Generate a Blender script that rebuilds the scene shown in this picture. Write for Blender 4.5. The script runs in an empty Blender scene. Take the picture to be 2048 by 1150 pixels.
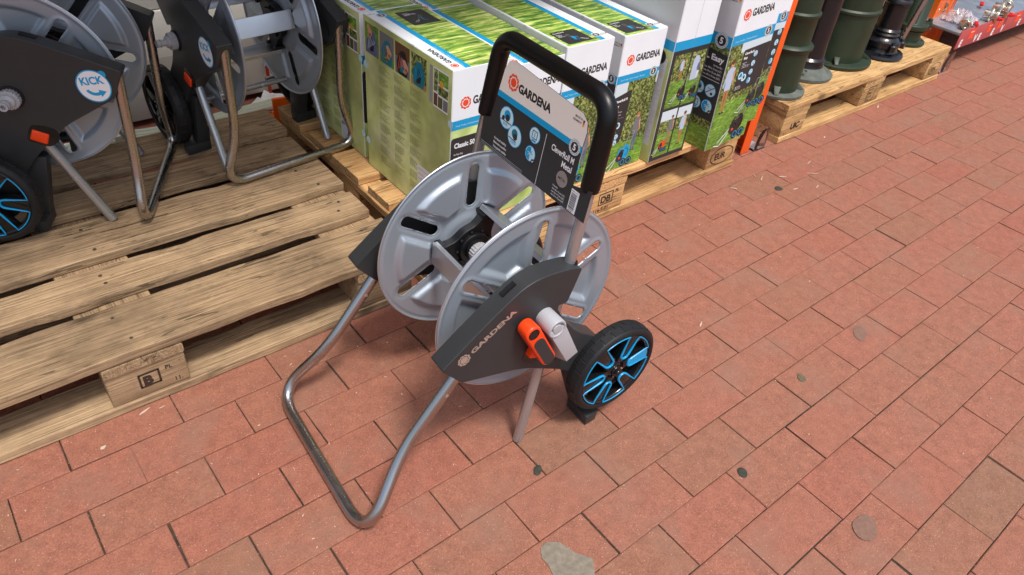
import bpy, bmesh, math, random
from mathutils import Vector, Matrix, noise
R = math.radians
sc = bpy.context.scene
C = sc.collection
# ------------------------------------------------------------------ camera
cd = bpy.data.cameras.new('camera'); cam = bpy.data.objects.new('camera', cd); C.objects.link(cam)
cd.sensor_width = 36.0; cd.lens = 25.50; cd.clip_start = 0.02; cd.clip_end = 200
r0 = Vector((0.77775408, -0.62224192, 0.0889583)); r1 = Vector((-0.34297774, -0.53870913, -0.76951852)); r2 = Vector((0.52674933, 0.56798545, -0.63239835))
m = Matrix.Identity(4)
for i in range(3):
    m[i][0] = r0[i]; m[i][1] = -r1[i]; m[i][2] = -r2[i]
m.translation = Vector((0.0426423, -1.05388738, 1.1453981))
cam.matrix_world = m
sc.camera = cam
# ------------------------------------------------------------------ light
SUN_EL, SUN_AZ = R(66), R(-97)      # azimuth as atan2(y, x) of the direction towards the sun
w = bpy.data.worlds.new('World'); sc.world = w; w.use_nodes = True
nt = w.node_tree; bg = nt.nodes['Background']
sky = nt.nodes.new('ShaderNodeTexSky'); sky.sky_type = 'NISHITA'; sky.sun_disc = False
sky.sun_elevation = SUN_EL; sky.sun_rotation = R(90) - SUN_AZ
sky.air_density = 1.0; sky.dust_density = 3.5; sky.ozone_density = 1.0
hs = nt.nodes.new('ShaderNodeHueSaturation'); hs.inputs['Saturation'].default_value = 0.95
nt.links.new(sky.outputs[0], hs.inputs['Color']); nt.links.new(hs.outputs[0], bg.inputs['Color'])
bg.inputs['Strength'].default_value = 0.15
sl = bpy.data.lights.new('sun', 'SUN'); sl.energy = 2.3; sl.angle = R(10); sl.color = (1, 0.965, 0.92)
so = bpy.data.objects.new('sun', sl); C.objects.link(so)
sd = Vector((math.cos(SUN_EL)*math.cos(SUN_AZ), math.cos(SUN_EL)*math.sin(SUN_AZ), math.sin(SUN_EL)))
so.rotation_euler = sd.to_track_quat('Z', 'Y').to_euler()
sc.view_settings.view_transform = 'Standard'; sc.view_settings.look = 'None'
sc.view_settings.exposure = 0.42; sc.view_settings.gamma = 1.0
random.seed(7)
# ------------------------------------------------------------------ materials
def s2l(c):
    return tuple((x/12.92 if x <= 0.04045 else ((x+0.055)/1.055)**2.4) for x in c)
MATS = {}
def mat(name, col, rough=0.6, metal=0.0, spec=0.5, coat=0.0, noise_amt=0.0, noise_scale=30, bump=0.0, bump_scale=200, alpha=None, trans=0, rough_var=0.0):
    if name in MATS: return MATS[name]
    m = bpy.data.materials.new(name); m.use_nodes = True; MATS[name] = m
    n = m.node_tree; b = n.nodes['Principled BSDF']
    b.inputs['Base Color'].default_value = (*col, 1); b.inputs['Roughness'].default_value = rough
    b.inputs['Metallic'].default_value = metal; b.inputs['Specular IOR Level'].default_value = spec
    b.inputs['Coat Weight'].default_value = coat; b.inputs['Coat Roughness'].default_value = 0.12
    if trans: b.inputs['Transmission Weight'].default_value = trans
    if alpha is not None: b.inputs['Alpha'].default_value = alpha
    tc = n.nodes.new('ShaderNodeTexCoord')
    if noise_amt or rough_var:
        nz = n.nodes.new('ShaderNodeTexNoise'); nz.inputs['Scale'].default_value = noise_scale; nz.inputs['Detail'].default_value = 6
        n.links.new(tc.outputs['Object'], nz.inputs['Vector'])
        if noise_amt:
            mx = n.nodes.new('ShaderNodeMix'); mx.data_type = 'RGBA'; mx.blend_type = 'MULTIPLY'; mx.inputs[0].default_value = 1
            mr = n.nodes.new('ShaderNodeMapRange'); mr.inputs[1].default_value = 0.3; mr.inputs[2].default_value = 0.7
            mr.inputs[3].default_value = 1-noise_amt; mr.inputs[4].default_value = 1+noise_amt*0.5
            n.links.new(nz.outputs[0], mr.inputs[0]); mx.inputs[6].default_value = (*col, 1); n.links.new(mr.outputs[0], mx.inputs[7])
            n.links.new(mx.outputs[2], b.inputs['Base Color'])
        if rough_var:
            m2 = n.nodes.new('ShaderNodeMapRange'); m2.inputs[1].default_value = 0.3; m2.inputs[2].default_value = 0.7
            m2.inputs[3].default_value = rough-rough_var; m2.inputs[4].default_value = rough+rough_var
            n.links.new(nz.outputs[0], m2.inputs[0]); n.links.new(m2.outputs[0], b.inputs['Roughness'])
    if bump:
        n2 = n.nodes.new('ShaderNodeTexNoise'); n2.inputs['Scale'].default_value = bump_scale; n2.inputs['Detail'].default_value = 4
        n.links.new(tc.outputs['Object'], n2.inputs['Vector'])
        bp = n.nodes.new('ShaderNodeBump'); bp.inputs['Strength'].default_value = bump; bp.inputs['Distance'].default_value = 0.001
        n.links.new(n2.outputs[0], bp.inputs['Height']); n.links.new(bp.outputs[0], b.inputs['Normal'])
    return m
ORANGE = s2l((0.93, 0.33, 0.10)); BLUE = s2l((0.0, 0.60, 0.80)); DARK_ = s2l((0.27, 0.27, 0.27))
M_silver = mat('silver_paint', (0.335, 0.385, 0.435), 0.40, 0.45, 0.6, coat=0.25, rough_var=0.03, noise_scale=14)
M_steel = mat('brushed_steel', (0.45, 0.435, 0.42), 0.27, 1.0, rough_var=0.04, noise_scale=40)
M_chrome = mat('chrome_steel', (0.44, 0.44, 0.44), 0.24, 0.72, rough_var=0.04, noise_scale=50)
M_alu = mat('aluminium', (0.62, 0.62, 0.63), 0.34, 0.9, rough_var=0.06)
M_panel = mat('graphite_plastic', s2l((0.195, 0.20, 0.203)), 0.38, 0, 0.32, bump=0.12, bump_scale=900, noise_amt=0.05, noise_scale=25)
M_black = mat('black_plastic', (0.006, 0.006, 0.007), 0.38, 0, 0.35, bump=0.1, bump_scale=700)
M_gloss = mat('glossy_black_plastic', (0.008, 0.008, 0.009), 0.14)
M_grip = mat('black_rubber_grip', (0.0025, 0.0025, 0.0025), 0.34, 0, 0.35, bump=0.12, bump_scale=900)
M_tyre = mat('tyre_rubber', (0.010, 0.010, 0.011), 0.55, 0, 0.35, noise_amt=0.2, bump=0.2, bump_scale=400)
M_orange = mat('orange_plastic', s2l((0.93, 0.26, 0.06)), 0.35)
M_blue = mat('blue_plastic', s2l((0.0, 0.57, 0.78)), 0.35)
M_lgrey = mat('light_grey_plastic', s2l((0.65, 0.65, 0.66)), 0.42)
M_pkblue = mat('printed_blue', BLUE, 0.4)
M_white = mat('printed_white', (0.80, 0.82, 0.84), 0.45)
M_cream = mat('cream_card', s2l((0.89, 0.86, 0.82)), 0.5)
M_pdark = mat('printed_graphite', s2l((0.20, 0.20, 0.20)), 0.45, 0, 0.3)
M_pblack = mat('printed_black', (0.015, 0.015, 0.015), 0.4)
M_pred = mat('printed_orange', s2l((0.93, 0.30, 0.13)), 0.45)
M_pwhite = mat('print_white_ink', (0.8, 0.8, 0.8), 0.5)
M_pgrey = mat('print_grey_ink', (0.30, 0.31, 0.30), 0.5)
M_pale = mat('pale_blue_ink', s2l((0.75, 0.88, 0.92)), 0.5)
M_olive = mat('olive_ink', s2l((0.33, 0.35, 0.17)), 0.5)
M_gold = mat('golden_ink', s2l((0.85, 0.65, 0.2)), 0.5)
M_skin = mat('skin_ink', s2l((0.80, 0.58, 0.45)), 0.5)
M_denim = mat('light_denim_ink', s2l((0.70, 0.76, 0.84)), 0.5)
M_jeans = mat('dark_denim_ink', s2l((0.36, 0.40, 0.52)), 0.5)
M_tan = mat('tan_ink', s2l((0.67, 0.47, 0.28)), 0.5)
M_teal = mat('teal_ink', s2l((0.05, 0.45, 0.52)), 0.5)
M_brown = mat('brown_ink', s2l((0.40, 0.26, 0.16)), 0.5)
M_greysh = mat('grey_ink', s2l((0.45, 0.45, 0.46)), 0.5)
M_stamp = mat('burnt_stamp', (0.035, 0.02, 0.012), 0.7)
M_lasergrey = mat('pad_printed_champagne', s2l((0.68, 0.60, 0.55)), 0.4, 0.3)

def foliage(name, stretch, cols, scale):
    m = bpy.data.materials.new(name); m.use_nodes = True; n = m.node_tree; b = n.nodes['Principled BSDF']
    b.inputs['Roughness'].default_value = 0.4
    tc = n.nodes.new('ShaderNodeTexCoord'); mp = n.nodes.new('ShaderNodeMapping'); mp.inputs['Scale'].default_value = stretch
    mp.inputs['Rotation'].default_value = (0.25, 0.3, 0.5) if stretch[0] != stretch[1] else (0, 0, 0)
    n.links.new(tc.outputs['Object'], mp.inputs['Vector'])
    nz = n.nodes.new('ShaderNodeTexNoise'); nz.inputs['Scale'].default_value = scale; nz.inputs['Detail'].default_value = 5; nz.inputs['Roughness'].default_value = 0.62
    nz.inputs['Distortion'].default_value = 0.6
    n.links.new(mp.outputs[0], nz.inputs['Vector'])
    cr = n.nodes.new('ShaderNodeValToRGB'); n.links.new(nz.outputs[0], cr.inputs[0])
    e = cr.color_ramp.elements
    while len(e) < len(cols): e.new(0.5)
    for k, (p, c) in enumerate(cols):
        e[k].position = p; e[k].color = (*s2l(c), 1)
    n2 = n.nodes.new('ShaderNodeTexNoise'); n2.inputs['Scale'].default_value = 9; n2.inputs['Detail'].default_value = 2
    n.links.new(tc.outputs['Object'], n2.inputs['Vector'])
    mr = n.nodes.new('ShaderNodeMapRange'); mr.inputs[1].default_value = 0.35; mr.inputs[2].default_value = 0.65; mr.inputs[3].default_value = 0.7; mr.inputs[4].default_value = 1.25
    n.links.new(n2.outputs[0], mr.inputs[0])
    mx = n.nodes.new('ShaderNodeMix'); mx.data_type = 'RGBA'; mx.blend_type = 'MULTIPLY'; mx.inputs[0].default_value = 1
    n.links.new(cr.outputs[0], mx.inputs[6]); n.links.new(mr.outputs[0], mx.inputs[7]); n.links.new(mx.outputs[2], b.inputs['Base Color'])
    return m
M_grass = foliage('printed_meadow', (1, 7, 7), [(0.30, (0.18, 0.36, 0.14)), (0.42, (0.38, 0.54, 0.22)), (0.50, (0.55, 0.68, 0.27)), (0.60, (0.80, 0.85, 0.46)), (0.72, (0.95, 0.96, 0.78))], 13)
M_hedge = foliage('printed_hedge', (1, 1, 1), [(0.34, (0.09, 0.12, 0.06)), (0.46, (0.27, 0.33, 0.14)), (0.54, (0.48, 0.53, 0.27)), (0.66, (0.72, 0.74, 0.50))], 120)
M_lawn = foliage('printed_lawn', (1, 1, 3), [(0.25, (0.20, 0.33, 0.10)), (0.45, (0.36, 0.52, 0.18)), (0.60, (0.50, 0.66, 0.26)), (0.75, (0.66, 0.78, 0.40))], 60)
M_blur = foliage('printed_soft_green', (1, 1, 1), [(0.3, (0.60, 0.72, 0.36)), (0.5, (0.74, 0.82, 0.50)), (0.7, (0.90, 0.93, 0.78))], 8)
M_lime = foliage('printed_lime_side', (1, 1, 1), [(0.25, (0.66, 0.71, 0.40)), (0.48, (0.75, 0.79, 0.50)), (0.62, (0.81, 0.84, 0.60)), (0.75, (0.87, 0.89, 0.72))], 6)
M_sky = mat('printed_pale_sky', s2l((0.80, 0.86, 0.88)), 0.45)

def wood(name, dark, mid, light, grey):
    m = bpy.data.materials.new(name); m.use_nodes = True; n = m.node_tree; b = n.nodes['Principled BSDF']
    L = n.links.new
    tc = n.nodes.new('ShaderNodeTexCoord'); oi = n.nodes.new('ShaderNodeObjectInfo')
    off = n.nodes.new('ShaderNodeVectorMath'); off.operation = 'SCALE'; L(oi.outputs['Random'], off.inputs['Scale']); off.inputs[0].default_value = (37, 53, 19)
    add = n.nodes.new('ShaderNodeVectorMath'); add.operation = 'ADD'; L(tc.outputs['Object'], add.inputs[0]); L(off.outputs[0], add.inputs[1])
    mp = n.nodes.new('ShaderNodeMapping'); mp.inputs['Scale'].default_value = (0.05, 1, 1); L(add.outputs[0], mp.inputs['Vector'])
    # broad growth rings bent by noise
    wv = n.nodes.new('ShaderNodeTexNoise'); wv.inputs['Scale'].default_value = 11; wv.inputs['Detail'].default_value = 3; wv.inputs['Distortion'].default_value = 1.6; L(mp.outputs[0], wv.inputs['Vector'])
    ring = n.nodes.new('ShaderNodeMath'); ring.operation = 'MULTIPLY'; L(wv.outputs[0], ring.inputs[0]); ring.inputs[1].default_value = 60
    sn = n.nodes.new('ShaderNodeMath'); sn.operation = 'SINE'; L(ring.outputs[0], sn.inputs[0])
    mp2 = n.nodes.new('ShaderNodeMapping'); mp2.inputs['Scale'].default_value = (0.016, 1, 1); L(add.outputs[0], mp2.inputs['Vector'])
    fine = n.nodes.new('ShaderNodeTexNoise'); fine.inputs['Scale'].default_value = 330; fine.inputs['Detail'].default_value = 6; fine.inputs['Roughness'].default_value = 0.7; L(mp2.outputs[0], fine.inputs['Vector'])
    big = n.nodes.new('ShaderNodeTexNoise'); big.inputs['Scale'].default_value = 6; big.inputs['Detail'].default_value = 8; big.inputs['Roughness'].default_value = 0.68; L(add.outputs[0], big.inputs['Vector'])
    a1 = n.nodes.new('ShaderNodeMath'); a1.operation = 'MULTIPLY_ADD'; L(sn.outputs[0], a1.inputs[0]); a1.inputs[1].default_value = 0.045; L(fine.outputs[0], a1.inputs[2])
    cr = n.nodes.new('ShaderNodeValToRGB'); L(a1.outputs[0], cr.inputs[0]); e = cr.color_ramp.elements
    e[0].position = 0.30; e[0].color = (*s2l(dark), 1); e[1].position = 0.70; e[1].color = (*s2l(light), 1); q = e.new(0.49); q.color = (*s2l(mid), 1)
    mr = n.nodes.new('ShaderNodeMapRange'); mr.inputs[1].default_value = 0.42; mr.inputs[2].default_value = 0.66; L(big.outputs[0], mr.inputs[0]); mr.inputs[4].default_value = 0.8
    mx = n.nodes.new('ShaderNodeMix'); mx.data_type = 'RGBA'; L(mr.outputs[0], mx.inputs[0]); L(cr.outputs[0], mx.inputs[6])
    g = n.nodes.new('ShaderNodeMix'); g.data_type = 'RGBA'; g.blend_type = 'MULTIPLY'; g.inputs[0].default_value = 1; L(cr.outputs[0], g.inputs[6]); g.inputs[7].default_value = (*grey, 1)
    L(g.outputs[2], mx.inputs[7])
    # knots
    mp3 = n.nodes.new('ShaderNodeMapping'); mp3.inputs['Scale'].default_value = (0.55, 1, 1); L(add.outputs[0], mp3.inputs['Vector'])
    vo = n.nodes.new('ShaderNodeTexVoronoi'); vo.inputs['Scale'].default_value = 7; L(mp3.outputs[0], vo.inputs['Vector'])
    kr = n.nodes.new('ShaderNodeMapRange'); L(vo.outputs['Distance'], kr.inputs[0]); kr.inputs[1].default_value = 0.05; kr.inputs[2].default_value = 0.13; kr.inputs[3].default_value = 0.45; kr.inputs[4].default_value = 1.0
    mk = n.nodes.new('ShaderNodeMix'); mk.data_type = 'RGBA'; mk.blend_type = 'MULTIPLY'; mk.inputs[0].default_value = 1; L(mx.outputs[2], mk.inputs[6]); L(kr.outputs[0], mk.inputs[7])
    # drying cracks and dark handling marks
    mp4 = n.nodes.new('ShaderNodeMapping'); mp4.inputs['Scale'].default_value = (0.06, 1, 1); L(add.outputs[0], mp4.inputs['Vector'])
    ck = n.nodes.new('ShaderNodeTexNoise'); ck.inputs['Scale'].default_value = 42; ck.inputs['Detail'].default_value = 2; L(mp4.outputs[0], ck.inputs['Vector'])
    cs = n.nodes.new('ShaderNodeMath'); cs.operation = 'SUBTRACT'; L(ck.outputs[0], cs.inputs[0]); cs.inputs[1].default_value = .5
    ca = n.nodes.new('ShaderNodeMath'); ca.operation = 'ABSOLUTE'; L(cs.outputs[0], ca.inputs[0])
    mask = n.nodes.new('ShaderNodeTexNoise'); mask.inputs['Scale'].default_value = 9; mask.inputs['Detail'].default_value = 3; L(add.outputs[0], mask.inputs['Vector'])
    cm = n.nodes.new('ShaderNodeMapRange'); cm.inputs[1].default_value = .50; cm.inputs[2].default_value = .66; cm.inputs[3].default_value = .0; cm.inputs[4].default_value = .020; L(mask.outputs[0], cm.inputs[0])
    cl = n.nodes.new('ShaderNodeMath'); cl.operation = 'LESS_THAN'; L(ca.outputs[0], cl.inputs[0]); L(cm.outputs[0], cl.inputs[1])
    cf = n.nodes.new('ShaderNodeMapRange'); L(cl.outputs[0], cf.inputs[0]); cf.inputs[3].default_value = 1; cf.inputs[4].default_value = .45
    mc = n.nodes.new('ShaderNodeMix'); mc.data_type = 'RGBA'; mc.blend_type = 'MULTIPLY'; mc.inputs[0].default_value = 1; L(mk.outputs[2], mc.inputs[6]); L(cf.outputs[0], mc.inputs[7])
    mp5 = n.nodes.new('ShaderNodeMapping'); mp5.inputs['Scale'].default_value = (0.45, 1, 1); L(add.outputs[0], mp5.inputs['Vector'])
    st = n.nodes.new('ShaderNodeTexNoise'); st.inputs['Scale'].default_value = 17; st.inputs['Detail'].default_value = 9; st.inputs['Roughness'].default_value = .7; L(mp5.outputs[0], st.inputs['Vector'])
    sf = n.nodes.new('ShaderNodeMapRange'); sf.inputs[1].default_value = .57; sf.inputs[2].default_value = .68; sf.inputs[3].default_value = 1; sf.inputs[4].default_value = .55; L(st.outputs[0], sf.inputs[0])
    ms = n.nodes.new('ShaderNodeMix'); ms.data_type = 'RGBA'; ms.blend_type = 'MULTIPLY'; ms.inputs[0].default_value = 1; L(mc.outputs[2], ms.inputs[6]); L(sf.outputs[0], ms.inputs[7]); mk = ms
    vr = n.nodes.new('ShaderNodeMapRange'); L(oi.outputs['Random'], vr.inputs[0]); vr.inputs[3].default_value = 0.8; vr.inputs[4].default_value = 1.15
    mv = n.nodes.new('ShaderNodeMix'); mv.data_type = 'RGBA'; mv.blend_type = 'MULTIPLY'; mv.inputs[0].default_value = 1; L(mk.outputs[2], mv.inputs[6]); L(vr.outputs[0], mv.inputs[7])
    L(mv.outputs[2], b.inputs['Base Color']); b.inputs['Roughness'].default_value = 0.78; b.inputs['Specular IOR Level'].default_value = 0.25
    bp = n.nodes.new('ShaderNodeBump'); bp.inputs['Strength'].default_value = 0.55; bp.inputs['Distance'].default_value = 0.0022; L(a1.outputs[0], bp.inputs['Height']); L(bp.outputs[0], b.inputs['Normal'])
    return m
W_old = wood('weathered_pallet_wood', (0.41, 0.33, 0.25), (0.625, 0.52, 0.395), (0.75, 0.645, 0.50), (0.48, 0.48, 0.50))
W_mid = wood('pallet_wood', (0.54, 0.39, 0.24), (0.78, 0.61, 0.41), (0.88, 0.73, 0.52), (0.66, 0.62, 0.58))
W_new = wood('fresh_pallet_wood', (0.54, 0.40, 0.25), (0.76, 0.61, 0.41), (0.86, 0.72, 0.52), (0.72, 0.67, 0.60))

# ------------------------------------------------------------------ mesh kit
class MB:
    def __init__(s): s.v = []; s.f = []; s.mi = []; s.T = None
    def add(s, vs, fs, mi=0):
        o = len(s.v); s.v += [tuple(v) for v in vs]; s.f += [tuple(i+o for i in f) for f in fs]; s.mi += [mi]*len(fs)
    def box(s, x0, x1, y0, y1, z0, z1, mi=0):
        vs = [(x, y, z) for z in (z0, z1) for y in (y0, y1) for x in (x0, x1)]
        s.add(vs, [(0, 2, 3, 1), (4, 5, 7, 6), (0, 1, 5, 4), (2, 6, 7, 3), (0, 4, 6, 2), (1, 3, 7, 5)], mi)
    def hexa(s, p, mi=0):    # 8 points: bottom loop 0-3, top loop 4-7
        s.add(p, [(3, 2, 1, 0), (4, 5, 6, 7), (0, 1, 5, 4), (1, 2, 6, 5), (2, 3, 7, 6), (3, 0, 4, 7)], mi)
    def lathe(s, prof, o=(0, 0, 0), ax='z', n=40, mi=0, a0=0, close=False, wob=None):
        o = Vector(o); A = {'z': ((1, 0, 0), (0, 1, 0), (0, 0, 1)), 'y': ((0, 0, 1), (1, 0, 0), (0, 1, 0)), 'x': ((0, 1, 0), (0, 0, 1), (1, 0, 0))}[ax] if isinstance(ax, str) else ax
        U, V, W = [Vector(a) for a in A]; vs = []; fs = []; m_ = len(prof)
        for (r, h) in prof:
            for k in range(n):
                t = a0+2*math.pi*k/n; rr = r*(wob(t, h) if wob else 1)
                vs.append(o+U*(rr*math.cos(t))+V*(rr*math.sin(t))+W*h)
        for i in range(m_-1 if not close else m_):
            j = (i+1) % m_
            for k in range(n):
                q = (k+1) % n; fs.append((i*n+k, i*n+q, j*n+q, j*n+k))
        if not close:
            fs.append(tuple(range(n))[::-1]); fs.append(tuple((m_-1)*n+k for k in range(n)))
        s.add(vs, fs, mi)
    def tube(s, path, r, n=20, mi=0, caps=True, sq=None):
        P = [Vector(p) for p in path]; N = len(P); vs = []; fs = []
        T = [(P[min(i+1, N-1)]-P[max(i-1, 0)]).normalized() for i in range(N)]
        u = T[0].orthogonal().normalized()
        for i in range(N):
            if i: u = (u-T[i]*u.dot(T[i])).normalized()
            v = T[i].cross(u); rr = r[i] if isinstance(r, (list, tuple)) else r
            for k in range(n):
                t = 2*math.pi*k/n; vs.append(P[i]+u*rr*math.cos(t)+v*rr*math.sin(t))
        for i in range(N-1):
            for k in range(n):
                q = (k+1) % n; fs.append((i*n+k, i*n+q, (i+1)*n+q, (i+1)*n+k))
        if caps: fs.append(tuple(range(n))[::-1]); fs.append(tuple((N-1)*n+k for k in range(n)))
        s.add(vs, fs, mi)
    def prism(s, poly, h0, h1, plane='xz', mi=0):   # poly in (a,b); h along the missing axis
        def P(a, b, h): return (a, h, b) if plane == 'xz' else ((a, b, h) if plane == 'xy' else (h, a, b))
        n = len(poly); vs = [P(a, b, h0) for a, b in poly]+[P(a, b, h1) for a, b in poly]
        s.add(vs, [tuple(range(n)), tuple(range(2*n-1, n-1, -1))]+[(i, i+n, (i+1) % n+n, (i+1) % n) for i in range(n)], mi)
    def build(s, name, mats, parent=None, smooth=True, bevel=0, seg=2, ang=30, T=None, sharp=35):
        me = bpy.data.meshes.new(name); vs = [T(Vector(v)) for v in s.v] if T else s.v
        me.from_pydata([tuple(v) for v in vs], [], s.f)
        for m_ in (mats if isinstance(mats, (list, tuple)) else [mats]): me.materials.append(m_)
        me.polygons.foreach_set('material_index', s.mi)
        bm = bmesh.new(); bm.from_mesh(me); bmesh.ops.recalc_face_normals(bm, faces=bm.faces)
        if bevel:
            ed = [e for e in bm.edges if len(e.link_faces) == 2 and e.calc_face_angle(0) > R(ang)]
            bmesh.ops.bevel(bm, geom=ed, offset=bevel, segments=seg, profile=0.5, affect='EDGES', clamp_overlap=True)
        bm.to_mesh(me); bm.free()
        if smooth:
            me.polygons.foreach_set('use_smooth', [True]*len(me.polygons)); me.set_sharp_from_angle(angle=R(sharp))
        o = bpy.data.objects.new(name, me); C.objects.link(o)
        if parent: o.parent = parent
        return o
def tag(o, label, cat=None, group=None, kind=None):
    if label: o['label'] = label
    if cat: o['category'] = cat
    if group: o['group'] = group
    if kind: o['kind'] = kind
    return o
def thing(name, loc=(0, 0, 0), rz=0, label=None, cat=None, group=None):
    o = bpy.data.objects.new(name, None); C.objects.link(o); o.location = loc; o.rotation_euler = (0, 0, rz)
    o.empty_display_size = 0.1
    return tag(o, label, cat, group)
def children(o): return [c for c in bpy.data.objects if c.parent == o]
def copy_tree(o, parent=None):
    kids = children(o); c = o.copy(); C.objects.link(c); c.parent = parent
    for ch in kids: copy_tree(ch, c)
    return c
def rounded(pts, r=0.01, n=5, rr=None):
    out = []; N = len(pts)
    for i in range(N):
        p0, p1, p2 = Vector(pts[i-1]), Vector(pts[i]), Vector(pts[(i+1) % N])
        d0, d2 = (p0-p1), (p2-p1); q = min((rr[i] if rr else r), d0.length*.45, d2.length*.45)
        if q < 1e-5: out.append(tuple(p1)); continue
        a, b = p1+d0.normalized()*q, p1+d2.normalized()*q
        for k in range(n+1):
            t = k/n; out.append(tuple(a*(1-t)**2+p1*2*t*(1-t)+b*t*t))
    return out
def smooth_path(pts, rad, n=8):
    P = [Vector(p) for p in pts]; out = [P[0]]
    for i in range(1, len(P)-1):
        d0, d2 = P[i-1]-P[i], P[i+1]-P[i]; q = min(rad[i] if isinstance(rad, (list, tuple)) else rad, d0.length*.48, d2.length*.48)
        a, b = P[i]+d0.normalized()*q, P[i]+d2.normalized()*q
        for k in range(n+1):
            t = k/n; out.append(a*(1-t)**2+P[i]*2*t*(1-t)+b*t*t)
    out.append(P[-1]); return out

# ------------------------------------------------------------------ printed sheets: flat artwork laid on a real face
TXT = {}
def text_mesh(s, bold=0.0):
    k = (s, bold)
    if k in TXT: return TXT[k]
    cu = bpy.data.curves.new('t', 'FONT'); cu.body = s; cu.size = 1; cu.offset = bold*1.25; cu.resolution_u = 3
    o = bpy.data.objects.new('t', cu); C.objects.link(o)
    dg = bpy.context.evaluated_depsgraph_get(); me = o.evaluated_get(dg).to_mesh()
    vs = [(v.co.x, v.co.y) for v in me.vertices]; fs = [tuple(p.vertices) for p in me.polygons]
    bpy.data.objects.remove(o); bpy.data.curves.remove(cu)
    x0 = min(v[0] for v in vs); x1 = max(v[0] for v in vs)
    vs = [(x-x0, y) for x, y in vs]; TXT[k] = (vs, fs, x1-x0); return TXT[k]
class Sheet:
    """collects flat artwork in (u, v) metres; o + u*U + v*V, lifted along N per layer"""
    def __init__(s, o, U, V, lift=0.0005, step=0.00012, clip=None, curve=None):
        s.o = Vector(o); s.U = Vector(U).normalized(); s.V = Vector(V).normalized(); s.N = s.U.cross(s.V).normalized()
        s.l = lift; s.st = step; s.mb = MB(); s.mats = []; s.clip = clip; s.curve = curve
    def _mi(s, m):
        if m not in s.mats: s.mats.append(m)
        return s.mats.index(m)
    def P(s, u, v, L):
        if s.curve: return s.curve(u, v, s.l+L*s.st)
        return s.o+s.U*u+s.V*v+s.N*(s.l+L*s.st)
    def poly(s, pts, m, L=1):
        s.mb.add([s.P(u, v, L) for u, v in pts], [tuple(range(len(pts)))], s._mi(m))
    def rect(s, u0, v0, u1, v1, m, L=1, r=0):
        if s.clip: u0, u1 = max(u0, s.clip[0]), min(u1, s.clip[1])
        if u1 <= u0: return
        p = [(u0, v0), (u1, v0), (u1, v1), (u0, v1)]
        s.poly(rounded(p, r) if r else p, m, L)
    def disc(s, u, v, r, m, L=1, n=28, ry=None):
        s.poly([(u+r*math.cos(2*math.pi*k/n), v+(ry or r)*math.sin(2*math.pi*k/n)) for k in range(n)], m, L)
    def ring(s, u, v, r0, r1, m, L=1, n=32, a0=0, a1=2*math.pi):
        full = abs(a1-a0-2*math.pi) < 1e-4; N = n+(0 if full else 1)
        vs = [s.P(u+r*math.cos(a0+(a1-a0)*k/n), v+r*math.sin(a0+(a1-a0)*k/n), L) for r in (r0, r1) for k in range(N)]
        s.mb.add(vs, [(k, (k+1) % N, N+(k+1) % N, N+k) for k in range(n)], s._mi(m))
    def text(s, t, u, v, size, m, L=2, bold=0.0, rot=0, align='l', width=None, shear=0):
        vs, fs, w_ = text_mesh(t, bold); sx = size if width is None else width/w_
        W = w_*sx; du = {'l': 0, 'c': -W/2, 'r': -W}[align]; c, n_ = math.cos(rot), math.sin(rot); out = []
        for x, y in vs:
            x, y = x*sx+du+shear*y*size, y*size
            out.append(s.P(u+x*c-y*n_, v+x*n_+y*c, L))
        s.mb.add(out, fs, s._mi(m))
    def line(s, pts, wd, m, L=2):
        for (a, b), (c, d) in zip(pts[:-1], pts[1:]):
            q = Vector((c-a, d-b)); 
            if q.length < 1e-6: continue
            q.normalize(); n_ = Vector((-q.y, q.x))*wd/2; e = q*wd*.3
            s.poly([(a-e.x+n_.x, b-e.y+n_.y), (a-e.x-n_.x, b-e.y-n_.y), (c+e.x-n_.x, d+e.y-n_.y), (c+e.x+n_.x, d+e.y+n_.y)], m, L)
    def sunlogo(s, u, v, r, m, L=2, rot=0, m2=None):
        s.disc(u, v, r*.50, m2 or m, L, 24)
        for k in range(9):
            a = rot+2*math.pi*k/9; pts = []
            for (rr, da) in ((.62, -.05), (.68, .42), (.80, .72), (.98, .60), (.97, .25), (.80, -.06)):
                pts.append((u+r*rr*math.cos(a+da), v+r*rr*math.sin(a+da)))
            s.poly(pts, m, L)
    def brand(s, u, v, h, m=None, L=2, rot=0, ml=None, width=None):     # sun emblem, then the name
        r = h*.82; c, n_ = math.cos(rot), math.sin(rot)
        s.sunlogo(u+r*c-n_*h*.36, v+r*n_+c*h*.36, r*1.0, ml or M_pred, L, rot)
        off = r*2.3; wd = (width-off) if width else h*5.4
        s.text('GARDENA', u+off*c, v+off*n_, h/.70*0.98, m or M_pblack, L, 0.03, rot, 'l', wd)
    def badge5(s, u, v, r, L=3):
        s.disc(u, v, r, M_pgrey, L); s.ring(u, v, r*.86, r*.95, M_pale, L+1); s.disc(u, v, r*.66, M_pblack, L+1)
        s.ring(u, v, r*.66, r*.72, M_pwhite, L+2)
        s.text('5', u-r*.02, v-r*.36, r*1.05, M_pwhite, L+2, 0.03, 0, 'c')
        for k in range(14):
            a = 2*math.pi*k/14; s.poly([(u+r*q*math.cos(a+d), v+r*q*math.sin(a+d)) for q, d in ((.76, -.1), (.82, -.1), (.82, .1), (.76, .1))], M_pwhite, L+2)
    def lines(s, u, v, w_, n, dv, m, L=2, seed=0, th=.0011, indent=0):
        rr = random.Random(seed)
        for k in range(n):
            x = u
            end = u+w_*(rr.uniform(.45, 1.0))
            while x < end:
                q = rr.uniform(.002, .008); s.rect(x, v-k*dv, min(x+q, end), v-k*dv+th, m, L); x += q+.0012
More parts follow.
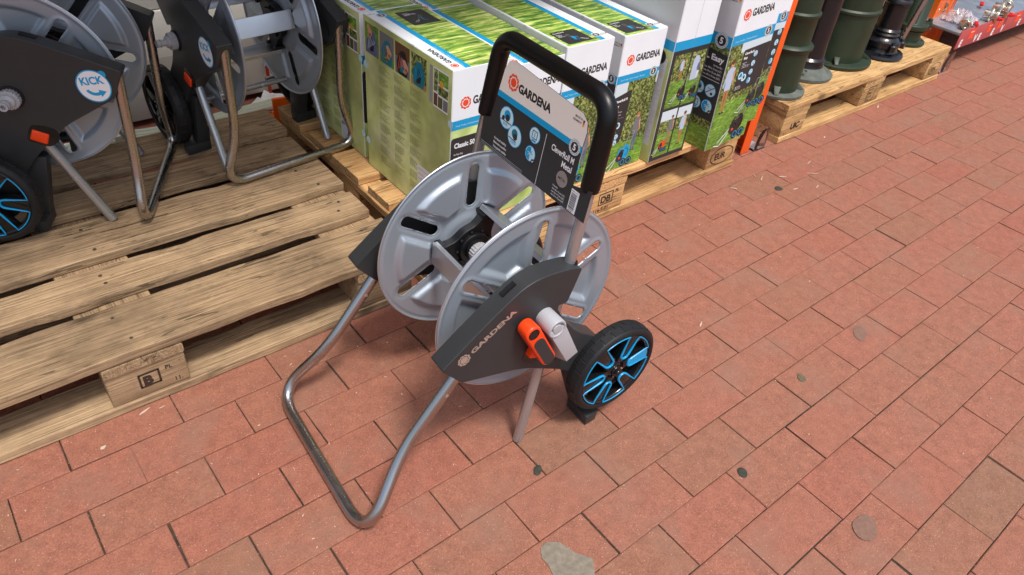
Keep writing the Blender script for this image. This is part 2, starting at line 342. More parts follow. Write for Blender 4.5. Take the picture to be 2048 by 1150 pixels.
    def icon(s, u, v, r, kind, L=3):
        s.disc(u, v, r, M_pkblue, L); s.disc(u, v, r*.92, M_pale, L+1)
        if kind == 0:
            s.disc(u+r*.05, v+r*.25, r*.45, M_pkblue, L+2); s.disc(u+r*.15, v+r*.05, r*.3, M_pdark, L+3); s.disc(u-r*.45, v-r*.15, r*.2, M_pdark, L+3); s.line([(u-r*.8, v-r*.35), (u+r*.8, v-r*.35)], r*.07, M_pblack, L+2)
        elif kind == 1:
            s.disc(u-r*.05, v+r*.25, r*.42, M_teal, L+2); s.disc(u+r*.1, v, r*.3, M_pdark, L+3); s.line([(u-r*.8, v-r*.3), (u+r*.3, v-r*.4)], r*.08, M_pblack, L+2)
        elif kind == 2:
            s.line([(u-r*.45, v+r*.5), (u+r*.45, v+r*.5), (u+r*.45, v-r*.4), (u-r*.45, v-r*.4), (u-r*.45, v+r*.5)], r*.1, M_pdark, L+2); s.line([(u, v+r*.3), (u, v-r*.2)], r*.08, M_pdark, L+2)
            s.rect(u-r*.4, v-r*.8, u+r*.4, v-r*.55, M_pkblue, L+2)
        elif kind == 3:
            for k in range(4):
                a = math.pi*k/4; s.line([(u-r*.5*math.cos(a), v-r*.5*math.sin(a)+r*.1), (u+r*.5*math.cos(a), v+r*.5*math.sin(a)+r*.1)], r*.09, M_pkblue, L+2)
            s.poly([(u-r*.9, v), (u-r*.6, v+r*.66), (u, v+r*.9), (u, v-r*.9), (u-r*.6, v-r*.66)], M_pkblue, L+2)
            for k in range(4):
                a = math.pi*k/4; s.line([(u-r*.5*math.cos(a), v-r*.5*math.sin(a)+r*.1), (u, v+r*.1)], r*.09, M_pale, L+3)
            s.disc(u+r*.72, v-r*.72, r*.3, M_pblack, L+3); s.line([(u+r*.58, v-r*.72), (u+r*.7, v-r*.86), (u+r*.88, v-r*.58)], r*.08, M_pwhite, L+4)
        else:
            s.line([(u-r*.7, v-r*.5), (u+r*.6, v+r*.6)], r*.12, M_pdark, L+2); s.disc(u+r*.3, v-r*.4, r*.22, M_pdark, L+3)
            s.line([(u-r*.5, v+r*.3), (u+r*.3, v+r*.3)], r*.12, M_pkblue, L+2)
    def walker(s, u, v, h, top, leg, L=3, hair=None):
        # a printed standing figure seen from the side, feet at (u, v)
        s.poly([(u-.05*h, v), (u-.02*h, v), (u-.005*h, v+.45*h), (u-.07*h, v+.45*h)], leg, L)
        s.poly([(u+.02*h, v), (u+.05*h, v), (u+.07*h, v+.45*h), (u+.0*h, v+.45*h)], leg, L)
        s.poly([(u-.08*h, v+.42*h), (u+.08*h, v+.42*h), (u+.10*h, v+.80*h), (u+.03*h, v+.84*h), (u-.04*h, v+.84*h), (u-.10*h, v+.79*h)], top, L+1)
        s.poly([(u-.10*h, v+.79*h), (u-.15*h, v+.50*h), (u-.12*h, v+.49*h), (u-.06*h, v+.74*h)], top, L+2)
        s.poly([(u+.10*h, v+.79*h), (u+.14*h, v+.50*h), (u+.115*h, v+.49*h), (u+.06*h, v+.74*h)], M_skin, L+2)
        s.disc(u, v+.90*h, .05*h, M_skin, L+1, 16, .065*h); s.disc(u, v+.93*h, .055*h, hair or M_brown, L+2, 16, .045*h)
        s.rect(u-.06*h, v-.015*h, u-.005*h, v+.012*h, M_pblack, L+1); s.rect(u+.01*h, v-.015*h, u+.065*h, v+.012*h, M_pblack, L+1)
    def trolley(s, u, v, h, reel, L=3, flip=1):
        # a printed little hose trolley, foot at (u, v)
        f = flip
        s.line([(u-.55*h*f, v), (u-.35*h*f, v-.06*h), (u-.05*h*f, v+.32*h)], .022*h, M_pwhite, L)
        s.line([(u-.45*h*f, v+.06*h), (u+.05*h*f, v+.42*h)], .022*h, M_pwhite, L)
        s.line([(u+.10*h*f, v+.5*h), (u+.26*h*f, v+1.0*h), (u+.42*h*f, v+.98*h), (u+.3*h*f, v+.5*h)], .022*h, M_pgrey, L)
        s.disc(u+.20*h*f, v+.42*h, .15*h, reel, L+1, 24, .22*h); s.ring(u+.20*h*f, v+.42*h, .10*h, .115*h, M_pdark, L+1, 16); s.disc(u+.05*h*f, v+.36*h, .15*h, reel, L+2, 24, .22*h); s.line([(u+.02*h*f, v+.52*h), (u+.16*h*f, v+.56*h)], .015*h, M_pgrey, L+3)
        s.ring(u+.05*h*f, v+.36*h, .05*h, .07*h, M_pdark, L+3, 16)
        s.poly([(u-.14*h*f, v+.26*h), (u+.02*h*f, v+.52*h), (u+.14*h*f, v+.5*h), (u+.12*h*f, v+.2*h), (u-.02*h*f, v+.16*h)], M_pdark, L+3)
        s.disc(u+.01*h*f, v+.28*h, .035*h, M_pred, L+4)
        for a in (.16, .38):
            s.disc(u+a*h*f, v+.12*h, .12*h, M_pblack, L+4, 20); s.ring(u+a*h*f, v+.12*h, .065*h, .085*h, M_pkblue, L+5, 16)
    def build(s, name, parent=None):
        return s.mb.build(name, s.mats, parent, smooth=False) if not s.curve else s.mb.build(name, s.mats, parent, smooth=False)

# ------------------------------------------------------------------ hose trolley (local x = forward, y = sideways, z = up)
W = -0.295
AX = (-0.019, 0.322)
def make_disc(side, T, parent):
    # pressed sheet-metal flange: six slots with raised lips and six pressed-in fields
    s0 = -0.045 if side > 0 else -0.249; NR, NT = 58, 300; R0, R1 = 0.034, 0.189
    slots = [R(93-60*k) for k in range(6)]
    def capsule(x, z):
        best = (9, 0, 0, 0)
        for a in slots:
            c, n_ = math.cos(a), math.sin(a); t = x*c+z*n_; q = -x*n_+z*c; tt = min(max(t, .090), .156); d = math.hypot(t-tt, q)
            if d < best[0]:
                gx, gz = (t-tt, q); L = max(d, 1e-6); best = (d, (gx*c-gz*n_)/L, (gx*n_+gz*c)/L, abs(q))
        return best
    def sm(a, b, x):
        t = min(max((x-a)/(b-a), 0), 1); return t*t*(3-2*t)
    vs = []; cap = []
    for i in range(NR+1):
        r = R0+(R1-R0)*i/NR
        for k in range(NT):
            t = 2*math.pi*k/NT; x, z = r*math.cos(t), r*math.sin(t); d, gx, gz, q = capsule(x, z); w_ = .0108
            if abs(d-w_) < .0019: x, z = x+gx*(w_-d), z+gz*(w_-d); d = w_
            # height along the outward side
            fld = min(.156-r, d-.0245, (r-.080))
            h = -.0100*sm(0, .0105, fld)
            h += .0022*sm(.0048, 0, abs(d-.0140)) if r < .178 else 0
            h += -.004*sm(.172, .162, r)*0 - .006*sm(.072, .052, r)
            h += .0022*sm(.1795, .184, r) - .0045*sm(.1862, .189, r)
            vs.append((AX[0]+x, s0+side*h, AX[1]+z)); cap.append(d-w_)
    fs = []
    for i in range(NR):
        for k in range(NT):
            q = (k+1) % NT; f = (i*NT+k, i*NT+q, (i+1)*NT+q, (i+1)*NT+k)
            if sum(cap[j] for j in f)/4 > -.0001 and min(cap[j] for j in f) > -.0016: fs.append(f)
    b = MB(); b.add(vs, fs); o = b.build('reel_flange', M_silver, parent, T=T, sharp=80)
    md = o.modifiers.new('thick', 'SOLIDIFY'); md.thickness = 0.0014; md.offset = 0
    rim = MB(); rim.lathe([(0.1885+.0016*math.cos(t), s0+side*.0+.0016*math.sin(t)) for t in [2*math.pi*k/10 for k in range(10)]], (AX[0], 0, AX[1]), 'y', 160, close=True)
    r_ = rim.build('rim', M_alu, o, T=T, sharp=80)
    return o
PANEL = [(.199, .316), (.132, .3695), (.073, .413), (.050, .4265), (.024, .4335), (-.010, .434), (-.052, .4285), (-.0685, .421), (-.060, .392), (-.0475, .355),
         (-.024, .357), (-.050, .312), (-.086, .2695), (-.1460, .2285), (-.148, .200), (-.1425, .1735), (-.1135, .1430), (-.0655, .184), (.0343, .2385), (.1585, .2685)]
PANEL_R = [.006, .05, .02, .02, .02, .02, .01, .004, .02, .006, .008, .02, .02, .003, .01, .006, .008, .03, .03, .006]
def make_panel(side, T, parent):
    my = (lambda y: y) if side > 0 else (lambda y: W-y)
    poly = rounded(PANEL, rr=PANEL_R, n=5)
    bm = bmesh.new(); n = len(poly)
    a = [bm.verts.new((x, my(-.014), z)) for x, z in poly]; c = [bm.verts.new((x, my(.022), z)) for x, z in poly]
    fi = bm.faces.new(a); fo = bm.faces.new(c)
    for i in range(n): bm.faces.new((a[i], a[(i+1) % n], c[(i+1) % n], c[i]))
    bmesh.ops.recalc_face_normals(bm, faces=bm.faces)
    oe = list(fo.edges)
    bmesh.ops.bevel(bm, geom=oe, offset=.0105, segments=6, profile=.55, affect='EDGES', clamp_overlap=True)
    me = bpy.data.meshes.new('side_panel'); 
    for v in bm.verts: v.co = T(v.co)
    bm.to_mesh(me); bm.free(); me.materials.append(M_panel)
    me.polygons.foreach_set('use_smooth', [True]*len(me.polygons)); me.set_sharp_from_angle(angle=R(38))
    o = bpy.data.objects.new('side_panel', me); C.objects.link(o); o.parent = parent
    # hand slot in the top edge
    sl_ = MB()
    p0, p1 = Vector((.0805, .4095)), Vector((.0560, .4255)); d = (p1-p0).normalized(); nn = Vector((-d.y, d.x)) if d.x < 0 else Vector((d.y, -d.x))
    nn = Vector((d.y, -d.x)) if Vector((d.y, -d.x)).y > 0 else Vector((-d.y, d.x))
    for (off0, off1, mi, y0, y1) in ((-.004, .0008, 0, -.004, .006),):
        pts = [p0+nn*off0, p1+nn*off0, p1+nn*off1, p0+nn*off1]
        vv = [(q.x, my(y0), q.y) for q in pts]+[(q.x, my(y1), q.y) for q in pts]
        sl_.hexa([vv[0], vv[1], vv[2], vv[3], vv[4], vv[5], vv[6], vv[7]])
    sl_.build('grip_slot', M_gloss, o, T=T, smooth=False)
    # stiffening ribs on the inner face
    rb = MB()
    for q in range(6):
        x = .15-.04*q; rb.box(x-.001, x+.001, min(my(-.0155), my(-.0135)), max(my(-.0155), my(-.0135)), .27-.012*q+.01, .335+.012*q-.02)
    rb.build('inner_ribs', M_black, o, T=T, smooth=False)
    return o
def make_wheel(side, cx, cz, T, parent):
    my = (lambda y: y) if side > 0 else (lambda y: W-y)
    RT = .112; oT = lambda v: T(Vector((cx+(v.x-cx)*.968, my(v.y), cz+(v.z-cz)*.968)))
    wh = MB(); prof = [(.0885, .0535), (.093, .0560), (.097, .0550), (.1015, .0510), (.1040, .045), (.1046, .036), (.1040, .026), (.1015, .0195), (.096, .016), (.090, .018), (.0885, .03)]
    wh.lathe(prof, (cx, 0, cz), 'y', 72, close=True)
    tyre = wh.build('tyre', M_tyre, parent, T=oT, sharp=50)
    tr = MB()
    for k in range(26):
        a = 2*math.pi*k/26
        for (y0, y1, da) in ((.0365, .0500, 0.0), (.0225, .0355, .12)):
            pts = []
            for rr in (.101, .1060):
                for (yy, dd) in ((y0, -.108), (y1, -.108), (y1, .108), (y0, .108)):
                    r_ = rr-(.0018 if (yy > .048 or yy < .024) else 0)
                    pts.append((cx+r_*math.cos(a+da+dd), yy, cz+r_*math.sin(a+da+dd)))
            tr.hexa(pts)
    tr.build('tread', M_tyre, tyre, T=oT, smooth=False, bevel=.0007, seg=1)
    h = MB()
    h.lathe([(.0895, .050), (.0865, .0535), (.0820, .0535), (.0800, .050), (.0790, .030), (.0895, .030)], (cx, 0, cz), 'y', 64, close=True)
    h.lathe([(.0001, .056), (.010, .056), (.0115, .0545), (.0118, .050), (.021, .0475), (.0255, .044), (.0265, .020), (.0001, .020)], (cx, 0, cz), 'y', 36)
    ph = R(-8)
    for k in range(6):
        a = ph+R(60)*k; c, n_ = math.cos(a), math.sin(a)
        def Q(r_, q, y): return (cx+r_*c-q*n_, y, cz+r_*n_+q*c)
        for y0, y1 in ((.030, .052),):
            h.hexa([Q(.020, -.0088, y0), Q(.083, -.0146, y0), Q(.083, .0146, y0), Q(.020, .0088, y0), Q(.020, -.0088, y1-.001), Q(.083, -.0146, y1), Q(.083, .0146, y1), Q(.020, .0088, y1-.001)])
    hub = h.build('hub', M_gloss, parent, T=oT, bevel=.0012, seg=2)
    bk = MB(); bk.lathe([(.018, .019), (.064, .019), (.066, .024), (.018, .026)], (cx, 0, cz), 'y', 48, close=True); bk.build('back_plate', M_black, hub, T=oT)
    nb = MB(); nb.lathe([(.0001, .062), (.0052, .062), (.0062, .0605), (.0062, .056)], (cx, 0, cz), 'y', 24); nb.lathe([(.0062, .0585), (.0095, .0585), (.0095, .056)], (cx, 0, cz), 'y', 24)
    nb.build('axle_cap', M_gloss, hub, T=oT)
    # blue piping around each opening and each spoke tip
    bl = MB(); path = []
    for k in range(6):
        a = ph+R(60)*k; c, n_ = math.cos(a), math.sin(a)
        def Q(r_, q, y=.0528): return (cx+r_*c-q*n_, y, cz+r_*n_+q*c)
        da = math.asin(.0150/.0845)
        seg = [Q(.079, -.0142), Q(.042, -.0104)]+[Q(.0395-.0090*math.sin(t), -.0098*math.cos(t)) for t in [math.pi*j/8 for j in range(9)]]+[Q(.042, .0104), Q(.079, .0142)]
        arc = [(cx+.0855*math.cos(a+da+(R(60)-2*da)*j/12), .0538, cz+.0855*math.sin(a+da+(R(60)-2*da)*j/12)) for j in range(13)]
        path += seg+arc
    path.append(path[0])
    bl.tube(path, [.0024 if ((Vector(q)-Vector((cx, q[1], cz))).length < .046) else .0013 for q in path], 8, caps=False)
    a = ph+R(180); c, n_ = math.cos(a), math.sin(a)
    lob = [(.034+.0*j, 0) for j in ()]
    pts = []
    for j in range(9):
        t = math.pi/2+math.pi*j/8; pts.append((.040+.0085*math.cos(t), .0085*math.sin(t)))
    pts += [(.083, -.0125), (.086, 0), (.083, .0125)]
    bl.add([(cx+r_*c-q*n_, .0534, cz+r_*n_+q*c) for r_, q in pts]+[(cx+r_*c-q*n_, .0515, cz+r_*n_+q*c) for r_, q in pts],
           [tuple(range(len(pts)))]+[(i, (i+1) % len(pts), len(pts)+(i+1) % len(pts), len(pts)+i) for i in range(len(pts))])
    bl.build('blue_piping', M_blue, hub, T=oT)
def make_trolley(label, loc, rz, kicked, card):
    root = thing('hose_trolley', loc, rz, label, 'hose trolley', 'metal hose trolleys')
    pit = R(16) if kicked else 0; cp, sp = math.cos(pit), math.sin(pit)
    T = lambda v: Vector((v[0]*cp-v[2]*sp, v[1], v[2]*cp+v[0]*sp))
    I = lambda v: Vector(v)
    # carrying handle and rear legs in one bent tube
    k = -.134
    hp = [(0, 0, 0), (k*.2, 0, .2), (k*.5, 0, .5), (k*.63, -.004, .63), (k*.7, -.006, .700), (k*.7, -.284, .700), (k*.63, -.287, .63), (k*.5, W, .5), (k*.2, W, .2), (0, W, 0)]
    pth = smooth_path(hp, [0, 0, .03, .03, .050, .050, .03, .03, 0, 0], 10)
    t = MB(); t.tube(pth, .0103, 24); fr = t.build('handle_tube', M_chrome, root, T=T)
    gp_ = [p for p in smooth_path([(k*.557, -.0012, .557), (k*.62, -.003, .62), (k*.7, -.007, .700), (k*.7, -.283, .700), (k*.62, -.288, .62), (k*.557, -.292, .557)], [0, .03, .062, .062, .03, 0], 14)]
    P = []
    for i, p in enumerate(gp_):
        P.append(p)
        if i < len(gp_)-1 and (gp_[i+1]-p).length > .03:
            for j in range(1, 6): P.append(p.lerp(gp_[i+1], j/6))
    rad = [.0158]*len(P); rad[0] = .0145; rad[-1] = .0145
    g = MB(); g.tube(P, rad, 28); gr = g.build('handle_grip', M_grip, root, T=T, sharp=60)
    rg = MB()
    for j in range(5):      # fine grooved lines in the palm zone of the grip
        r_ = .0159; ang = math.pi*(1.02+.09*j)
        for x in (-1, 1): pass
    # U-shaped foot tube
    if kicked: fp = [(.088, 0, .350), (.078, 0, .135), (.076, .045, .0115), (.076, -.340, .0115), (.078, W, .135), (.088, W, .350)]
    else: fp = [(.140, 0, .289), (.2605, 0, .1315), (.3525, .050, .0112), (.3525, -.345, .0112), (.2605, W, .1315), (.140, W, .289)]
    f = MB(); f.tube(smooth_path(fp, [0, .050, .085, .085, .050, 0], 16), .0108, 26); ft = f.build('foot_tube', M_steel, root, T=I)
    rv = MB()
    for s in (0, W):
        x, z = (.080, .262) if kicked else (.1790, .238)
        rv.lathe([(.0001, .0003), (.0032, .0003), (.0036, 0)], (x, s+(.0105 if s == 0 else .0105), z), 'y', 14)
    rv.build('rivet', M_alu, ft, T=I)
    # cross rod between the legs
    cr_ = MB(); cr_.tube([(-.075, -.012, .168), (-.075, W+.012, .168)], .0075, 16); cr_.build('cross_rod', M_chrome, root, T=T)
    for side in (1, -1):
        my = (lambda y: y) if side > 0 else (lambda y: W-y)
        oT = lambda v, my=my: T(Vector((v.x, my(v.y), v.z)))
        pn = make_panel(side, T, root); make_disc(side, T, root)
        # socket lip where the tube enters the panel
        so_ = MB(); so_.lathe([(.0145, .424), (.0135, .4265), (.0110, .4265), (.0110, .414)], (k*.4265+.0+.0, 0, 0), 'z', 24, close=True)
        so_.build('tube_socket', M_black, pn, T=oT)
        # wheel with its own place (stays upright on the ground when kicked)
        wcx, wcz = (-.181, .148) if not kicked else (-.200, .1062)
        wr = thing('wheel'); wr.parent = root
        if kicked:
            make_wheel(side, wcx, wcz, (lambda v, side=side: Vector((v[0], v[1]+.035*side, v[2]))), wr)
            ax_ = MB(); ax_.tube([(wcx, my(-.02), wcz), (wcx, my(.075), wcz)], .006, 12); ax_.build('axle', M_chrome, wr)
        else: make_wheel(side, wcx, wcz, I, wr)
        # black stand block under the axle
        sb = MB(); mI = lambda v, my=my: Vector((v.x, my(v.y), v.z))
        dx = .018 if kicked else 0
        sb.hexa([(-.1400+dx, -.019, 0), (-.1400+dx, .0435, 0), (-.1680+dx, .0415, 0), (-.1680+dx, -.019, 0), (-.1380+dx, -.019, .026), (-.1380+dx, .0445, .026), (-.1720+dx, .0415, .026), (-.1720+dx, -.019, .026)])
        sb.hexa([(-.1385+dx, -.0188, .0255), (-.1385+dx, .014, .0255), (-.1705+dx, .014, .0255), (-.1705+dx, -.0188, .0255), (-.088, -.017, .165), (-.088, .012, .165), (-.150, .010, .165), (-.150, -.017, .165)])
        sb.build('stand_block', M_panel, root, T=mI, bevel=.0015)
    # reel core: lobed hubs, three flat bars
    bars = [R(123), R(3), R(243)]
    for side, s0, s1 in ((1, -.049, -.068), (-1, -.245, -.226)):
        h = MB(); pts = []
        for j in range(90):
            t = 2*math.pi*j/90; r_ = .044
            for a in bars:
                d = (t-a+math.pi) % (2*math.pi)-math.pi; r_ += .037*math.exp(-(d/.33)**2)
            pts.append((AX[0]+r_*math.cos(t), AX[1]+r_*math.sin(t)))
        h.prism(pts, min(s0, s1), max(s0, s1))
        q = s0 if side > 0 else s0
        h.lathe([(.033, min(s0, s1)-(.008 if side > 0 else 0)), (.033, max(s0, s1)+(.008 if side < 0 else 0))], (AX[0], 0, AX[1]), 'y', 30)
        for j in range(9):
            a = 2*math.pi*j/9; x, z = AX[0]+.036*math.cos(a), AX[1]+.036*math.sin(a)
            h.box(x-.003, x+.003, min(s0, s1)-.004, max(s0, s1)+.004, z-.003, z+.003)
        for a in bars:
            for dd in (-.25, .25):
                x, z = AX[0]+.070*math.cos(a+dd), AX[1]+.070*math.sin(a+dd); h.box(x-.006, x+.006, min(s0, s1)-.006, max(s0, s1)+.006, z-.004, z+.004)
        h.build('reel_hub', M_black, root, T=T, bevel=.0012, seg=1)
    for a in bars:
        b = MB(); c, n_ = math.cos(a), math.sin(a)
        def Q(r_, q, y): return (AX[0]+r_*c-q*n_, y, AX[1]+r_*n_+q*c)
        for (ra, qa, rb_, qb) in ((.0790, -.0225, .0812, .0225), (.0812-.010, .0205, .0812, .0227), (.0812-.010, -.0227, .0812, -.0205)):
            b.hexa([Q(ra, qa, -.052), Q(rb_, qa, -.052), Q(rb_, qb, -.052), Q(ra, qb, -.052), Q(ra, qa, -.242), Q(rb_, qa, -.242), Q(rb_, qb, -.242), Q(ra, qb, -.242)])
        b.build('reel_bar', M_alu, root, T=T, bevel=.0006, seg=1)
    # hose connector inside the reel
    cn = MB(); cn.lathe([(.026, -.233), (.026, -.227), (.0225, -.227), (.0225, -.213), (.019, -.2125), (.019, -.211)], (AX[0], 0, AX[1]), 'y', 30); col_ = cn.build('union_nut', M_black, root, T=T)
    cn = MB(); rib = lambda t, h: 1+.035*(1 if int(t/(2*math.pi)*40) % 2 else -1)
    cn.lathe([(.0190, -.211), (.0195, -.209), (.0195, -.199), (.0180, -.1975)], (AX[0], 0, AX[1]), 'y', 80, wob=rib)
    cn.lathe([(.0150, -.1985), (.0150, -.194), (.0125, -.193), (.0125, -.189), (.0085, -.187), (.0085, -.181), (.0100, -.180), (.0100, -.176), (.0078, -.175), (.0045, -.175)], (AX[0], 0, AX[1]), 'y', 30)
    cn.build('hose_connector', M_lgrey, root, T=T)
    # outer tap connector on the left panel
    cn = MB(); mL = lambda v: T(Vector((v.x, W-v.y, v.z)))
    cn.lathe([(.0235, .0215), (.0235, .0245), (.021, .0250)], (AX[0], 0, AX[1]), 'y', 30); cn.build('union_nut', M_black, root, T=mL)
    cn = MB(); cn.lathe([(.0185, .0245), (.0190, .026), (.0190, .038), (.0170, .0395)], (AX[0], 0, AX[1]), 'y', 80, wob=rib)
    cn.lathe([(.0135, .039), (.0135, .045), (.0105, .047), (.0078, .049), (.0078, .057), (.0092, .0575), (.0092, .060), (.0074, .0605), (.0074, .064), (.0086, .0645), (.0086, .068), (.0048, .068), (.0048, .060)], (AX[0], 0, AX[1]), 'y', 30)
    cn.build('hose_connector', M_lgrey, root, T=mL)
    # kick sticker and release button on the left panel
    st = Sheet((0, 0, 0), (1, 0, 0), (0, 0, 1), curve=lambda u, v, l: mL(Vector((.136+.92*u+.39*v*0+0*v, .0222+l, .303+v))) )
    a0 = R(-9)
    def rot(pts): return [(x*math.cos(a0)-y*math.sin(a0), x*math.sin(a0)+y*math.cos(a0)) for x, y in pts]
    st.disc(0, 0, .034, M_pkblue, 1, 48); st.disc(.028, .018, .008, M_pkblue, 0, 20); st.disc(0, 0, .0315, M_pwhite, 2, 48)
    st.text('KICK', .001, .004, .0215, M_pkblue, 3, .030, a0, 'c', .047)
    arc = []
    for j in range(9): t = R(205+12*j); arc.append((.021*math.cos(t), .021*math.sin(t)+.001))
    inn = [(.0145*math.cos(R(205+12*j)), .0145*math.sin(R(205+12*j))+.001) for j in range(9)]
    st.poly(rot(arc+inn[::-1]), M_pkblue, 3); st.poly(rot([(.008, -.0235), (.021, -.013), (.006, -.0075)]), M_pkblue, 3)
    st.build('kick_sticker', root)
    ob = MB(); ob.hexa([(-.040, .014, .232), (-.012, .014, .210), (.004, .014, .232), (-.022, .014, .255), (-.037, .026, .234), (-.013, .026, .2145), (.001, .026, .232), (-.022, .026, .250)])
    rc = MB(); rc.prism(rounded([(-.046, .233), (-.012, .205), (.014, .214), (.022, .236), (.006, .250), (-.020, .262)], .012), .0215, .0224); 
    rc.build('button_recess', M_gloss, root, T=mL, smooth=False); ob.build('release_button', M_orange, root, T=mL, bevel=.002)
    # crank on the right panel
    cx, cz = .0008, .3460
    ck = thing('crank'); ck.parent = root
    ck2 = MB(); ck2.lathe([(.0180, .010), (.0180, .0585), (.0172, .0600), (.0140, .0600), (.0134, .0590), (.0134, .0550), (.0088, .0550), (.0088, .0590), (.0080, .0595), (.0001, .0595)], (cx, 0, cz), 'y', 48)
    ck2.hexa([(-.0150, .028, .3500), (.0150, .028, .3400), (-.030, .028, .2420), (-.056, .028, .2550), (-.0150, .0585, .3500), (.0150, .0585, .3400), (-.0345, .0585, .2525), (-.0580, .0585, .2645)])
    ck2.build('crank_arm', M_lgrey, ck, T=T, bevel=.0012, seg=3)
    og = MB(); A_, B_ = Vector((.0478, .3530)), Vector((.0055, .2765)); dd = (B_-A_).normalized(); nn = Vector((-dd.y, dd.x))
    def caps(rA, rB, a=A_, b=B_):
        pts = []
        for j in range(13): t = math.pi*j/12; pts.append(a+nn*rA*math.cos(t)-dd*rA*math.sin(t))
        for j in range(13): t = math.pi*j/12; pts.append(b-nn*rB*math.cos(t)+dd*rB*math.sin(t))
        return [(p.x, p.y) for p in pts]
    og.prism(caps(.0152, .0145), .028, .056)
    gr_ = og.build('crank_grip', M_orange, ck, T=T, bevel=.0040, seg=4)
    og = MB(); A2 = A_+dd*.030; og.prism(caps(.0108, .0108, A2, B_), .0560, .0566); gi = og.build('grip_inlay', M_pdark, gr_, T=T)
    og = MB(); og.lathe([(.0108, .0560), (.0108, .0564), (.0001, .0564)], (A_.x, 0, A_.y), 'y', 24)
    for j in range(6):
        t = 2*math.pi*j/6; og.box(A_.x+.0088*math.cos(t)-.0012, A_.x+.0088*math.cos(t)+.0012, .0560, .0570, A_.y+.0088*math.sin(t)-.0012, A_.y+.0088*math.sin(t)+.0012)
    og.build('grip_socket', M_gloss, gr_, T=T)
    og = MB(); og.prism([(.034, .276), (.018, .270), (.006, .290), (.022, .306)], .0235, .038); og.build('grip_latch', M_orange, ck, T=T, bevel=.0015)
    rc = MB(); rc.prism(rounded([(.040, .262), (.024, .246), (-.030, .236), (-.045, .215), (-.050, .232), (-.02, .30), (.024, .285)], .012), .0215, .0226); rc.build('crank_recess', M_gloss, root, T=T, smooth=False)
    # brand lettering pad-printed on the right panel (reads upwards to the right, seen from the right side)
    ps = Sheet((0, 0, 0), (1, 0, 0), (0, 0, 1), curve=lambda u, v, l: T(Vector((.164-u, .0222+l, .3175+v))))
    an = math.atan2(.3858-.3175, .164-.0635); 
    off = Vector((.0, .0))
    ps.sunlogo(.006, .0045, .0125, M_lasergrey, 1, .3); ps.disc(.006, .0045, .0072, M_lasergrey, 2, 24)
    c, n_ = math.cos(an), math.sin(an)
    ps.text('GARDENA', .006+.0165*c+.0042*n_, .0045+.0165*n_-.0042*c, .0140, M_lasergrey, 1, .032, an, 'l', .098)
    ps.build('brand_lettering', root)
    if card: make_card(root)
    return root

